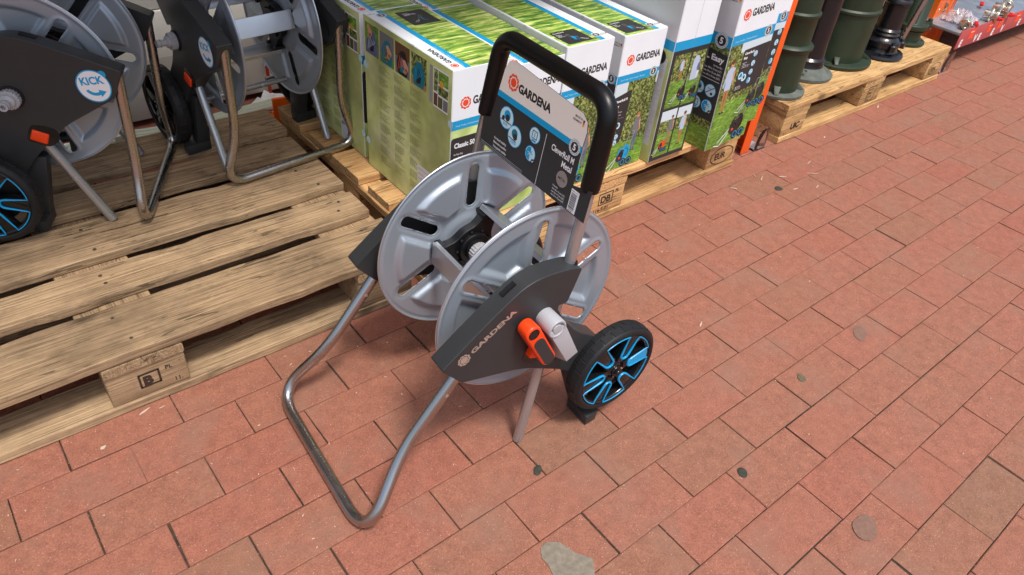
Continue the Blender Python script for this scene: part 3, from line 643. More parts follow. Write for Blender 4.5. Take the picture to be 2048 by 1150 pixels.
def make_card(root):
    V = Vector((-.134, 0, 1)).normalized(); cz = V.z
    sh = Sheet((.0125, 0, 0), (0, 1, 0), V, lift=.0, step=.00012)
    def q(s, z): return (s, z/cz)
    outline = [q(.0165, .512), q(.0165, .567), q(-.0262, .5565), q(-.0285, .613), q(-.0268, .645), q(-.031, .659), q(-.044, .668), q(-.225, .680), q(-.240, .674), q(-.2475, .658), q(-.2545, .611), q(-.2625, .566), q(-.2825, .560), q(-.279, .5125)]
    b = MB(); n = len(outline); F = [sh.P(u, v, 0) for u, v in outline]; B = [sh.P(u, v, 0)-sh.N*.0008 for u, v in outline]
    b.add(F+B, [tuple(range(n)), tuple(range(2*n-1, n-1, -1))]+[(i, i+n, (i+1) % n+n, (i+1) % n) for i in range(n)])
    cdo = b.build('label_card', M_pdark, root, smooth=False)
    sh = Sheet((.0125, 0, 0), (0, 1, 0), V, lift=.0002, step=.00012)
    sh.poly([q(-.0283, .6205), q(-.0272, .645), q(-.031, .659), q(-.044, .668), q(-.225, .680), q(-.240, .674), q(-.2475, .658), q(-.2530, .6205)], M_cream, 1)
    sh.poly([q(-.2530, .6205), q(-.2545, .6100), q(-.0283, .6100), q(-.0283, .6205)], M_pkblue, 1)
    sh.sunlogo(-.2186, .6455/cz, .0150, M_pred, 2, .2)
    sh.text('GARDENA', -.2030, .6370/cz, .0190, M_pblack, 2, .038, 0, 'l', .0880)
    sh.text('MADE IN', -.0425, .6570/cz, .0050, M_pblack, 2, .01, 0, 'r', .0170); sh.text('GERMANY', -.0425, .6510/cz, .0050, M_pblack, 2, .01, 0, 'r', .0210)
    for kk, mm in enumerate((M_pblack, M_pred, M_gold)): sh.rect(-.0405, (.6590-.0032*(kk+1))/cz, -.0365, (.6590-.0032*kk)/cz, mm, 2)
    sh.badge5(-.0440, .6128/cz, .0132, 3)
    sh.icon(-.2177, .5842/cz, .0196, 0, 2); sh.text('KICK', -.2177, .5710/cz, .0062, M_pkblue, 6, .01, 0, 'c', .013)
    sh.icon(-.1875, .5635/cz, .0192, 1, 3); sh.text('STAND', -.1880, .5505/cz, .0062, M_pkblue, 7, .01, 0, 'c', .016)
    sh.icon(-.1385, .5885/cz, .0140, 2, 2); sh.icon(-.1398, .5555/cz, .0135, 3, 2)
    sh.rect(-.1119, .513/cz, -.1109, .6040/cz, M_pwhite, 2)
    for i_, t_ in enumerate(('Increased stability', 'Besonders standfest', 'Tres grande stabilite')):
        sh.text(t_, -.2405, (.5368-.0077*i_)/cz, .0062, M_pwhite, 2, .01, 0, 'l', (.036, .0385, .0400)[i_])
    sh.text('CleverRoll M', -.0375, .5862/cz, .0145, M_pwhite, 2, .018, 0, 'r', .0560); sh.text('Metal', -.0375, .5712/cz, .0145, M_pwhite, 2, .018, 0, 'r', .0250)
    sh.disc(-.0535, .5530/cz, .0135, M_alu, 2, 36); sh.text('METAL', -.0535, .5508/cz, .0062, M_pdark, 3, .02, 0, 'c', .018)
    for j in range(4): sh.ring(-.0535, .5530/cz, .0035+.0026*j, .0039+.0026*j, M_greysh, 3, 30)
    for i_, t_ in enumerate(('Pro Pour Para', 'max. 60 m 13 mm (1/2")', 'max. 50 m 15 mm (5/8")', 'max. 35 m 19 mm (3/4")')):
        sh.text(t_, -.0700, (.5335-.0052*i_)/cz, .0046, M_pwhite, 2, .004, 0, 'l', .013 if i_ == 0 else .0330)
    for j in range(2): sh.rect(-.2765, (.5150+.0032*j-.001)/cz, -.150, (.5160+.0032*j-.001)/cz, M_pgrey, 2)
    sh.rect(-.0262, .5140/cz, -.0070, .5520/cz, M_pwhite, 2)
    rr = random.Random(4); v = .5175
    while v < .5450:
        t = rr.choice((.0006, .0006, .0011, .0016)); sh.rect(-.0245, v/cz, -.0110, (v+t)/cz, M_pblack, 3); v += t+rr.choice((.0006, .0009))
    sh.lines(-.0250, .5485/cz, .014, 1, .002, M_pblack, 3, 2, .0009); sh.lines(-.0245, .5150/cz, .014, 1, .002, M_pblack, 3, 5, .0010)
    sh.build('card_print', cdo)

# ------------------------------------------------------------------ paving
def brick_mat():
    m = bpy.data.materials.new('clay_paver'); m.use_nodes = True; n = m.node_tree; b = n.nodes['Principled BSDF']; L = n.links.new
    at = n.nodes.new('ShaderNodeAttribute'); at.attribute_name = 'tone'; tc = n.nodes.new('ShaderNodeTexCoord')
    cr = n.nodes.new('ShaderNodeValToRGB'); L(at.outputs['Fac'], cr.inputs[0]); e = cr.color_ramp.elements
    cols = [(0, (0.53, 0.378, 0.298)), (.2, (0.552, 0.378, 0.298)), (.45, (0.572, 0.377, 0.300)), (.7, (0.582, 0.376, 0.302)), (1, (0.580, 0.358, 0.288))]
    while len(e) < len(cols): e.new(.5)
    for k, (p, c) in enumerate(cols): e[k].position = p; e[k].color = (*s2l(c), 1)
    def noise_(sc_, det, rough=.6):
        q = n.nodes.new('ShaderNodeTexNoise'); q.inputs['Scale'].default_value = sc_; q.inputs['Detail'].default_value = det; q.inputs['Roughness'].default_value = rough; L(tc.outputs['Object'], q.inputs['Vector']); return q
    def mul(a, fac_node, lo, hi, f0=.35, f1=.65):
        mr = n.nodes.new('ShaderNodeMapRange'); mr.inputs[1].default_value = f0; mr.inputs[2].default_value = f1; mr.inputs[3].default_value = lo; mr.inputs[4].default_value = hi; L(fac_node, mr.inputs[0])
        mx = n.nodes.new('ShaderNodeMix'); mx.data_type = 'RGBA'; mx.blend_type = 'MULTIPLY'; mx.inputs[0].default_value = 1; L(a, mx.inputs[6]); L(mr.outputs[0], mx.inputs[7]); return mx.outputs[2]
    big = noise_(7, 5); mid = noise_(38, 5, .7); fine = noise_(420, 3, .7)
    c = mul(cr.outputs[0], mid.outputs[0], .86, 1.10); c = mul(c, fine.outputs[0], .74, 1.22); 
    # greyish worn film in broad patches
    mr = n.nodes.new('ShaderNodeMapRange'); mr.inputs[1].default_value = .50; mr.inputs[2].default_value = .72; mr.inputs[4].default_value = .55; L(big.outputs[0], mr.inputs[0])
    mx = n.nodes.new('ShaderNodeMix'); mx.data_type = 'RGBA'; L(mr.outputs[0], mx.inputs[0]); L(c, mx.inputs[6]); mx.inputs[7].default_value = (*s2l((.53, .41, .345)), 1); c = mx.outputs[2]
    # pale sand grains and dark pores
    vo = n.nodes.new('ShaderNodeTexVoronoi'); vo.inputs['Scale'].default_value = 230; L(tc.outputs['Object'], vo.inputs['Vector'])
    lt = n.nodes.new('ShaderNodeMath'); lt.operation = 'LESS_THAN'; lt.inputs[1].default_value = .17; L(vo.outputs['Distance'], lt.inputs[0])
    gt = n.nodes.new('ShaderNodeSeparateColor'); L(vo.outputs['Color'], gt.inputs[0]); g2 = n.nodes.new('ShaderNodeMath'); g2.operation = 'GREATER_THAN'; g2.inputs[1].default_value = .80; L(gt.outputs[0], g2.inputs[0])
    an = n.nodes.new('ShaderNodeMath'); an.operation = 'MULTIPLY'; L(lt.outputs[0], an.inputs[0]); L(g2.outputs[0], an.inputs[1])
    a2 = n.nodes.new('ShaderNodeMath'); a2.operation = 'MULTIPLY'; L(an.outputs[0], a2.inputs[0]); a2.inputs[1].default_value = .55
    mx = n.nodes.new('ShaderNodeMix'); mx.data_type = 'RGBA'; L(a2.outputs[0], mx.inputs[0]); L(c, mx.inputs[6]); mx.inputs[7].default_value = (*s2l((.88, .74, .66)), 1); c = mx.outputs[2]
    # chalky scuffs
    mp = n.nodes.new('ShaderNodeMapping'); mp.inputs['Scale'].default_value = (1, 2.2, 1); mp.inputs['Rotation'].default_value = (0, 0, .6); L(tc.outputs['Object'], mp.inputs['Vector'])
    sc_ = n.nodes.new('ShaderNodeTexNoise'); sc_.inputs['Scale'].default_value = 26; sc_.inputs['Detail'].default_value = 9; sc_.inputs['Roughness'].default_value = .75; L(mp.outputs[0], sc_.inputs['Vector'])
    mr = n.nodes.new('ShaderNodeMapRange'); mr.inputs[1].default_value = .66; mr.inputs[2].default_value = .76; mr.inputs[4].default_value = .5; L(sc_.outputs[0], mr.inputs[0])
    mx = n.nodes.new('ShaderNodeMix'); mx.data_type = 'RGBA'; L(mr.outputs[0], mx.inputs[0]); L(c, mx.inputs[6]); mx.inputs[7].default_value = (*s2l((.80, .64, .57)), 1); c = mx.outputs[2]
    L(c, b.inputs['Base Color']); b.inputs['Roughness'].default_value = .82; b.inputs['Specular IOR Level'].default_value = .3
    bp = n.nodes.new('ShaderNodeBump'); bp.inputs['Strength'].default_value = .6; bp.inputs['Distance'].default_value = .0012; L(fine.outputs[0], bp.inputs['Height'])
    b2 = n.nodes.new('ShaderNodeBump'); b2.inputs['Strength'].default_value = .5; b2.inputs['Distance'].default_value = .004; L(mid.outputs[0], b2.inputs['Height']); L(bp.outputs[0], b2.inputs['Normal']); L(b2.outputs[0], b.inputs['Normal'])
    return m
def paving():
    rr = random.Random(11); mb = MB(); tones = []
    J = .0010; B = .0014
    for k in range(-22, 30):         # courses; course k spans y in [-k/10, -(k-1)/10]
        y0, y1 = -k*.1, -(k-1)*.1
        off = 0 if k % 2 == 0 else .1
        for c in range(-14, 52):
            x0 = c*.2+off; dx = rr.gauss(0, .0007); dz = rr.gauss(0, .0004); tx, ty = rr.gauss(0, .0015), rr.gauss(0, .002)
            JH = .0016 if rr.random() < .7 else .0009; a, b_, c_, d = x0+JH+dx, x0+.2-JH+dx, y0+.0008+rr.gauss(0, .0003), y1-.0008+rr.gauss(0, .0003)
            xc, yc = (a+b_)/2, (c_+d)/2
            def z(x, y, h): return h+dz+(x-xc)*tx+(y-yc)*ty
            vs = []
            for (ins, h) in ((0, -.012), (0, -B*1.1), (B*.35, -B*.35), (B*1.3, 0)):
                for (x, y) in ((a+ins, c_+ins), (b_-ins, c_+ins), (b_-ins, d-ins), (a+ins, d-ins)):
                    vs.append((x+rr.gauss(0, .0004), y+rr.gauss(0, .0004), z(x, y, h)-.0009))
            fs = [(8+4, 9+4, 10+4, 11+4)]
            for L_ in range(3):
                for q in range(4): fs.append((L_*4+q, L_*4+(q+1) % 4, L_*4+4+(q+1) % 4, L_*4+4+q))
            mb.add(vs, fs); t = min(max(rr.gauss(.60, .17), 0), 1); tones += [t]*len(fs)
    o = mb.build('paving', brick_mat(), smooth=False)
    at = o.data.attributes.new('tone', 'FLOAT', 'FACE'); at.data.foreach_set('value', tones)
    tag(o, 'reddish clay pavers laid in running bond on the walkway', kind='structure')
    g = MB(); g.add([(-60, -60, -.0045), (60, -60, -.0045), (60, 60, -.0045), (-60, 60, -.0045)], [(0, 1, 2, 3)])
    M_j = mat('joint_sand', s2l((.27, .21, .16)), .95, noise_amt=.6, noise_scale=60, bump=.5, bump_scale=300)
    tag(g.build('ground', M_j, smooth=False), 'dark sand bedding showing in the paver joints', kind='structure')
paving()
def joint_grit():
    rr = random.Random(5); b = MB()
    def grain(x, y, r):
        v = [(x+r*math.cos(a+rr.random())*rr.uniform(.6, 1.2), y+r*math.sin(a)*rr.uniform(.6, 1.2), 0) for a in (0, 1.57, 3.14, 4.71)]+[(x, y, r*.7)]
        b.add(v, [(0, 1, 4), (1, 2, 4), (2, 3, 4), (3, 0, 4)])
    for k in range(5200):
        j = rr.randint(-4, 13); x = rr.uniform(-.6, 4.0) if j > 0 else rr.uniform(-.6, 6.0)
        if rr.random() < .6: grain(x, -j*.1+rr.gauss(0, .0011), rr.uniform(.0004, .0012))
        else:
            c = round(x/.2)*.2+(0 if j % 2 == 0 else .1); grain(c+rr.gauss(0, .0014), -j*.1+rr.uniform(0, .1), rr.uniform(.0004, .0013))
    o = b.build('joint_grit', mat('joint_grit', s2l((.66, .52, .42)), .9, noise_amt=.5, noise_scale=400), smooth=False); o.location = (0, 0, -.0009)
    tag(o, 'sand grains caught along the joints of the pavers', 'sand', kind='stuff')
joint_grit()

# ------------------------------------------------------------------ pallets
def board(x0, x1, y0, y1, z0, z1, seed, name, m, parent, axis='x', wear=.0016, org=None):
    rr = random.Random(seed); mb = MB(); n = 26; L0, L1 = (x0, x1) if axis == 'x' else (y0, y1); A, B = (y0, y1) if axis == 'x' else (x0, x1)
    cx, cy, cz = (x0+x1)/2, (y0+y1)/2, (z0+z1)/2; bev = .0022; vs = []
    ph = rr.uniform(0, 9); bow = rr.gauss(0, .0012)
    sec = [(A+bev, z0), (B-bev, z0), (B, z0+bev), (B, z1-bev), (B-bev, z1), (A+bev, z1), (A, z1-bev), (A, z0+bev)]
    for i in range(n+1):
        t = L0+(L1-L0)*i/n; e0 = wear*1.6*(noise.noise(Vector((t*9+ph, seed, 0)))) + wear*.7*noise.noise(Vector((t*40, seed, 3))); e1 = wear*1.6*(noise.noise(Vector((t*9+ph, seed+5, 0))))+wear*.7*noise.noise(Vector((t*40, seed, 9)))
        zz = bow*math.sin(math.pi*i/n)
        tt = t+(rr.gauss(0, .0012) if i in (0, n) else 0)
        for j, (a, z) in enumerate(sec):
            q = a+(e0 if a < (A+B)/2 else e1); hz = z+zz*(1 if z > cz else 1)-(abs(e0 if a < (A+B)/2 else e1)*.4 if z > cz else 0)
            p = (tt, q, hz) if axis == 'x' else (q, tt, hz)
            vs.append((p[0]-cx, p[1]-cy, p[2]-cz))
    if axis == 'y': vs = [(v[1], -v[0], v[2]) for v in vs]       # keep the grain along local x
    fs = []
    for i in range(n):
        for k in range(8): fs.append((i*8+k, i*8+(k+1) % 8, (i+1)*8+(k+1) % 8, (i+1)*8+k))
    fs += [tuple(range(8)), tuple(n*8+k for k in range(8))]
    mb.add(vs, fs); o = mb.build(name, m, parent, sharp=25); o.location = (cx, cy, cz)
    if axis == 'y': o.rotation_euler = (0, 0, R(90))
    return o
M_nail = mat('rusty_nail', (0.10, 0.075, 0.055), .6, .6)
def pallet(X, Yf, wood_, label, seed, tops=None):
    p = thing('pallet', (X, Yf, 0), 0, label, 'pallet', 'wooden euro pallets'); L_, D = 1.2, .8
    ty = tops or [(0, .145), (.1863, .2863), (.3275, .4725), (.5138, .6138), (.655, .80)]
    for i, (a, b) in enumerate(ty): board(0+(.004 if i % 2 else 0), L_-(.010 if i in (1, 3) else 0), a, b, .122, .144, seed+i, 'top_board', wood_, p, wear=.0045 if seed == 1 else .0025)
    for i, (a, b) in enumerate(((0, .145), (.5275, .6725), (1.055, 1.2))): board(a, b, .001, D-.001, .1, .1215, seed+10+i, 'cross_board', wood_, p, 'y')
    for i, (xa, xb) in enumerate(((.003, .145), (.5275, .6725), (1.055, 1.197))):
        for j, (ya, yb) in enumerate(((.003, .103), (.3275, .4725), (.697, .797))):
            rr = random.Random(seed*7+i*3+j); bm_ = MB(); bx, by = (xb-xa)/2, (yb-ya)/2
            bm_.box(-bx, bx, -by, by, -.0388, .0388); o = bm_.build('block', wood_, p, bevel=.003, seg=2); o.location = ((xa+xb)/2, (ya+yb)/2, .0610)
    for i, (a, b) in enumerate(((0, .1), (.3275, .4725), (.70, .8))): board(0, L_, a, b, 0.0005, .022, seed+20+i, 'bottom_board', wood_, p)
    for x in ((.05, .60, 1.14) if seed == 1 else ()):
        for (a, b) in ty[:3]:
            for y in (a+.032, b-.03):
                nl = MB(); nl.lathe([(.0001, .0009), (.0034, .0009), (.0040, 0)], (0, 0, 0), 'z', 12); o = nl.build('nail', M_nail, p); o.location = (x+random.uniform(-.02, .02), y+random.uniform(-.008, .008), .1442)
    return p
PA = pallet(-.425, .080, W_old, 'worn greyish pallet at the left carrying the two display trolleys', 1)
PB = pallet(.815, .078, W_mid, 'middle pallet stamped EUR under the printed cartons', 40)
PC = pallet(2.289, .0905, W_new, 'pale pallet stamped UIC at the right under the iron pumps', 80, tops=[(0, .145), (.149, .2863), (.290, .4725), (.4765, .6138), (.618, .80)])
def stamp(parent, name, x, items, y=.003):
    s = Sheet((x, y, 0), (1, 0, 0), (0, 0, 1), lift=.0006)
    for it in items:
        if it[0] == 't': s.text(it[1], it[2], it[3], it[4], M_stamp, 1, it[6] if len(it) > 6 else .012, R(it[5]) if len(it) > 5 else 0)
        elif it[0] == 'box': 
            _, u0, v0, u1, v1, w_ = it; s.line([(u0, v0), (u1, v0), (u1, v1), (u0, v1), (u0, v0)], w_, M_stamp, 1)
        elif it[0] == 'oval':
            _, u, v, a, b, w_ = it; s.line([(u+a*math.cos(2*math.pi*k/30), v+b*math.sin(2*math.pi*k/30)) for k in range(31)], w_, M_stamp, 1)
    return s.build(name, parent)
stamp(PA, 'stamp', .5275, [('t', 'B', .062, .050, .030, 0, .05), ('box', .056, .046, .092, .078, .004), ('t', 'PL', .105, .070, .014), ('t', '11.', .118, .032, .014)])
stamp(PB, 'stamp', .5275, [('t', 'DB', .052, .056, .030, 0, .03), ('box', .045, .050, .098, .086, .0028), ('t', 'PL', .108, .078, .014), ('t', '116-9-01', .030, .029, .017)])
stamp(PB, 'stamp', 1.055, [('t', 'EUR', .036, .048, .030, 0, .02), ('oval', .072, .059, .056, .030, .003)])
stamp(PC, 'stamp', .003, [('t', 'UIC', .056, .040, .032, 0, .04), ('t', 'X 1', .020, .026, .014)])
stamp(PC, 'stamp', .5275, [('box', .045, .030, .100, .090, .0025), ('t', 'PL-EUR', .050, .076, .010), ('t', 'EPAL', .050, .060, .012), ('t', 'HT-DB', .050, .045, .011), ('t', '024', .052, .033, .010)])
stamp(PC, 'stamp', 1.055, [('t', 'EPAL', .040, .055, .022), ('oval', .070, .062, .050, .026, .0025)])

# ------------------------------------------------------------------ cartons
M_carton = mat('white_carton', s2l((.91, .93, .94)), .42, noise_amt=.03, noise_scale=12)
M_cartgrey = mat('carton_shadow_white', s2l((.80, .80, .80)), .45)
def body(name, x1, y1, z1, m, parent, wob=.0012, seed=0):
    mb = MB(); rr = random.Random(seed); n = 8; vs = []
    mb.box(0, x1, 0, y1, 0, z1); o = mb.build(name, m, parent, bevel=.0018, seg=2); return o
def seams(parent, x1, y1, z1):
    mb = MB(); mb.box(x1*.10, x1*.90, y1*.5-.0004, y1*.5+.0004, z1-.0002, z1+.0004)
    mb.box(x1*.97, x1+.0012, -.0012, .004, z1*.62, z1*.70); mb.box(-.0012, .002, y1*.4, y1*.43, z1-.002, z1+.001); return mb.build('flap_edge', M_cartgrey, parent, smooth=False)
def front_m(s, w_, h, title='CleverRoll M', sub='Easy', metal=True):
    # front artwork of the low cartons
    s.rect(.0008, .281, w_-.0008, h-.001, M_carton, 0); s.rect(.0008, .259, w_-.0008, .281, M_pkblue, 1)
    s.brand(w_*.135, .312, .018, width=w_*.80); s.text('Hose Trolley / Schlauchwagen / Devidoir', w_*.08, .2665, .0052, M_pale, 2, .004, 0, 'l', w_*.58)
    s.badge5(w_*.86, .272, .0135, 3)
def green_side(s, w_, h, seed=0):
    s.rect(.001, .001, w_-.001, h-.001, M_lime, 0)
    bgd = [M_hedge, M_lawn, M_greysh, M_brown]
    for i in range(4):
        u0, u1, v0, v1 = .007+i*.0665, .007+i*.0665+.060, h-.086, h-.014
        s.rect(u0, v0, u1, v1, bgd[(i+seed) % 4], 1)
        rr = random.Random(seed*10+i)
        c1 = [M_jeans, M_teal, M_pblack, M_teal][i]; c2_ = [M_pblack, M_hedge, M_teal, M_pblack][i]
        s.rect(u0, v0, u1, v0+[.030, .018, .040, .012][i], [M_greysh, M_lawn, M_greysh, M_tan][i], 2)
        s.poly(rounded([(u0+.010, v0+.001), (u1-.010, v0+.001), (u1-.006, v0+.034), (u1-.020, v0+.060), (u0+.022, v0+.056), (u0+.006, v0+.030)], .008), c1, 3)
        s.poly(rounded([(u0+.020, v0+.006), (u1-.022, v0+.010), (u1-.020, v0+.036), (u0+.026, v0+.044)], .006), c2_, 4)
        for q in range(5): s.line([(u0+.012+.006*q, v0+.010+.004*q), (u0+.020+.006*q, v0+.044-.002*q)], .0018, [M_denim, M_greysh, M_pred, M_pkblue][i], 5)
        if i < 3:
            hx, hy = u0+[.022, .040, .044][i], v0+[.054, .034, .026][i]
            s.poly(rounded([(hx-.012, hy+.012), (hx-.004, hy+.016), (hx+.012, hy+.002), (hx+.010, hy-.008), (hx+.002, hy-.012), (hx-.008, hy-.002)], .004), M_skin, 6)
            for q in range(3): s.line([(hx+.004-.004*q, hy-.006), (hx+.001-.005*q, hy-.016)], .0032, M_skin, 6)
    u0, v0 = w_-.084, h-.104
    s.rect(u0, v0+.004, u0+.012, h-.016, M_pgrey, 1); s.rect(u0+.015, v0, w_-.013, h-.015, M_pwhite, 1)
    for a, b, c, d, mm in ((.002, .40, .26, .98, M_hedge), (.30, .64, .98, .98, M_lawn), (.30, .36, .98, .60, M_hedge), (.002, .02, .26, .36, M_brown), (.30, .02, .62, .32, M_olive), (.66, .02, .98, .32, M_greysh)):
        W_ = .054; H_ = .086; s.rect(u0+.017+a*W_, v0+.002+b*H_, u0+.017+c*W_, v0+.001+d*H_, mm, 2)
    s.disc(u0+.045, h-.045, .008, M_gold, 3, 14)
    for c_ in range(3):
        for blk in range(9):
            s.lines(.066+c_*.0675, h-.098-blk*.0300+(.006 if c_ == 1 else 0), .050, 7, .0030, M_olive, 1, seed*100+c_*20+blk, .0009)
    s.rect(w_-.128, .072, w_-.074, .118, M_pwhite, 2); 
    for k in range(3): s.text('max. 60 m 13 mm (1/2")', w_-.125, .106-.013*k, .0070, M_pgrey, 3, .01, 0, 'l', .046)
    s.rect(w_-.126, .006, w_-.066, .064, M_pwhite, 2); s.brand(w_-.122, .050, .007, width=.040); s.lines(-.122+w_, .042, .045, 9, .0042, M_pgrey, 3, seed+3, .0012)
    s.rect(w_-.040, .18, w_-.010, .281, M_olive, 1) if False else None
    for k in range(2): s.disc(w_-.0015, .275 if k == 0 else .072, .0095, M_pale, 4, 24); s.disc(.004, .275 if k == 0 else .072, .0095, M_pale, 4, 24)
def top_art(s, w_, d, flip, seed=0, panel=True):
    # meadow, white strip, blue line; flip puts the strip on the right and the dark panel at the front
    if not flip:
        s.rect(.001, .001, w_*.205, d-.001, M_carton, 0); s.rect(w_*.205, .001, w_*.30, d-.001, M_pkblue, 1); s.rect(w_*.30, .001, w_-.0015, d-.001, M_grass, 0)
        s.text('Hose Trolley / Schlauchwagen / Devidoir sur roues', w_*.235, .012, .0055, M_pale, 2, .004, R(90), 'l', .11)
        s.sunlogo(w_*.115, .020, .0100, M_pred, 2); s.text('GARDENA', w_*.145, .034, .0165, M_pblack, 2, .03, R(90), 'l', .084)
        if not panel: return
        s.rect(w_*.42, d-.118, w_*.90, d-.030, M_pdark, 2, .006); s.text('Classic 50', w_*.70, d-.050, .0090, M_pwhite, 3, .01, R(180), 'l', .03); s.icon(w_*.60, d-.062, .013, 1, 3) if False else None
        s.trolley(w_*.64, d-.100, .036, M_teal, 3); s.lines(w_*.50, d-.044, .03, 4, .0045, M_pwhite, 3, seed, .0014)
        s.badge5(w_*.20, d-.030, .0125, 3); s.text('MADE IN GERMANY', w_*.14, d-.014, .0045, M_pblack, 2, .006, R(180), 'l', .02)
    else:
        s.rect(w_*.80, .001, w_-.001, d-.001, M_carton, 0); s.rect(w_*.70, .001, w_*.80, d-.001, M_pkblue, 1); s.rect(.0015, .001, w_*.70, d-.001, M_grass, 0); s.rect(.0008, .001, w_*.04, d-.001, M_carton, 1)
        if not panel: return
        s.rect(w_*.10, .012, w_*.62, .085, M_pdark, 2, .006); s.text('CleverRoll M', w_*.14, .074, .0080, M_pwhite, 3, .01, 0, 'l', .034); s.lines(w_*.14, .066, .022, 4, .004, M_pwhite, 3, seed, .0013)
        s.trolley(w_*.42, .022, .040, M_pkblue, 3, -1)
        s.badge5(w_*.77, .030, .0130, 3); s.text('MADE IN', w_*.97, .030, .0045, M_pblack, 2, .006, 0, 'r', .015); s.text('GERMANY', w_*.97, .024, .0045, M_pblack, 2, .006, 0, 'r', .019)
        for kk, mm in enumerate((M_pblack, M_pred, M_gold)): s.rect(w_*.97, .030-.002*kk, w_*.99, .032-.002*kk, mm, 2)
def low_carton(label, x0, x1, y0, y1, z1, kind, seed, panel=True):
    w_, d, h = x1-x0, y1-y0, z1-.1455; t = thing('carton', (x0, y0, .1455), 0, label, 'carton', 'boxed hose trolleys on the middle pallet')
    body('box', w_, d, h, M_carton, t, seed=seed); seams(t, w_, d, h)
    f = Sheet((0, 0, 0), (1, 0, 0), (0, 0, 1)); front_m(f, w_, h)
    if kind == 'classic':
        f.rect(.001, .002, w_-.001, .259, M_blur, 0); f.rect(.001, .10, .075, .240, M_pdark, 1, .008)
        f.text('Classic 50', .010, .215, .0165, M_pwhite, 2, .03, 0, 'l', .056)
        for i, tx in enumerate(('For Pour Para', 'max. 60 m 13 mm (1/2")', 'max. 50 m 15 mm (5/8")', 'max. 35 m 19 mm (3/4")')): f.text(tx, .010, .197-.0088*i, .0062, M_pwhite, 2, .008, 0, 'l', .024 if i == 0 else .046)
        f.trolley(.115, .06, .13, M_pkblue, 2)
        for i in range(2): f.icon(.022+.024*i, .145, .010, i, 3)
    else:
        f.rect(.001, .080, w_-.001, .259, M_hedge, 0); f.rect(.001, .002, w_-.001, .082, M_lawn, 1); f.rect(.001, .218, .046, .259, M_sky, 1)
        f.poly(rounded([(.001, .075), (.054, .088), (.056, .105), (.066, .236), (.001, .222)], .003), M_pdark, 2)
        f.text('CleverRoll M', .010, .207, .0098, M_pwhite, 3, .03, R(3), 'l', .043); f.text('Easy', .010, .193, .0098, M_pwhite, 3, .03, R(3), 'l', .016)
        f.lines(.012, .182, .030, 4, .0042, M_pwhite, 3, seed, .0011); f.rect(.008, .160, .052, .1607, M_pgrey, 3)
        f.icon(.018, .146, .0100, 0, 3); f.icon(.034, .139, .0100, 1, 4); f.lines(.008, .122, .030, 3, .004, M_pwhite, 3, seed+1, .0010)
        for i, (a, b) in enumerate(((.014, .104), (.036, .106), (.013, .085), (.034, .089))): f.icon(a, b, .0080, (2, 4, 3, 4)[i], 3)
        f.walker(.112, .048, .118, M_greysh, M_jeans, 3, M_tan)
        f.trolley(.066, .004, .105, M_pkblue, 5, 1)
    f.build('front_print', t)
    l = Sheet((0, d, 0), (0, -1, 0), (0, 0, 1)); 
    if kind == 'classic': green_side(l, d, h, seed)
    else:
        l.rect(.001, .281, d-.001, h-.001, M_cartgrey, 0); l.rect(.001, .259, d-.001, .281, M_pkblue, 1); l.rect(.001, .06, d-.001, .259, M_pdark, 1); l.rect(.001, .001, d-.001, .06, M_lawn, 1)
        l.badge5(d-.020, .270, .014, 3); l.text('CleverRoll M Easy', d-.012, .215, .022, M_pwhite, 3, .03, 0, 'r', .17); l.text('MADE IN', d-.012, h-.025, .005, M_pblack, 2, .006, 0, 'r', .017); l.text('GERMANY', d-.012, h-.031, .005, M_pblack, 2, .006, 0, 'r', .021)
        for kk, mm in enumerate((M_pblack, M_pred, M_gold)): l.rect(d-.010, h-.024-.0028*kk, d-.005, h-.0212-.0028*kk, mm, 2)
    l.build('side_print', t)
    tp = Sheet((0, 0, h), (1, 0, 0), (0, 1, 0)); top_art(tp, w_, d, kind != 'classic', seed, panel); tp.build('top_print', t)
    return t
low_carton('green sided carton with a dark Classic 50 panel, photo row facing the left pallet', .8775, 1.0315, .095, .4575, .541, 'classic', 1)
low_carton('carton with a meadow top hidden behind the black handle grip, beside the Classic 50 carton', 1.036, 1.190, .095, .4575, .521, 'classic', 2, False)
low_carton('carton in the back row whose meadow top shows above the handle grip', 1.0435, 1.1955, .459, .822, .5215, 'classic', 6, False)
low_carton('carton in the back row behind the third low carton, left of the tall cartons', 1.199, 1.3525, .459, .822, .5345, 'easy', 7, False)
low_carton('carton in the back row behind the woman print carton', 1.3880, 1.5400, .459, .822, .5300, 'easy', 8, False)
low_carton('carton right behind the handle corner of the near trolley, left of the last low carton', 1.194, 1.3475, .095, .4575, .5345, 'easy', 3)
low_carton('low carton printed with a woman and a blue trolley, left of the tall cartons', 1.3845, 1.5395, .095, .4575, .5295, 'easy', 4)
low_carton('green sided carton in the back row behind the Classic 50 carton', .8835, 1.0385, .488, .850, .5305, 'classic', 5)
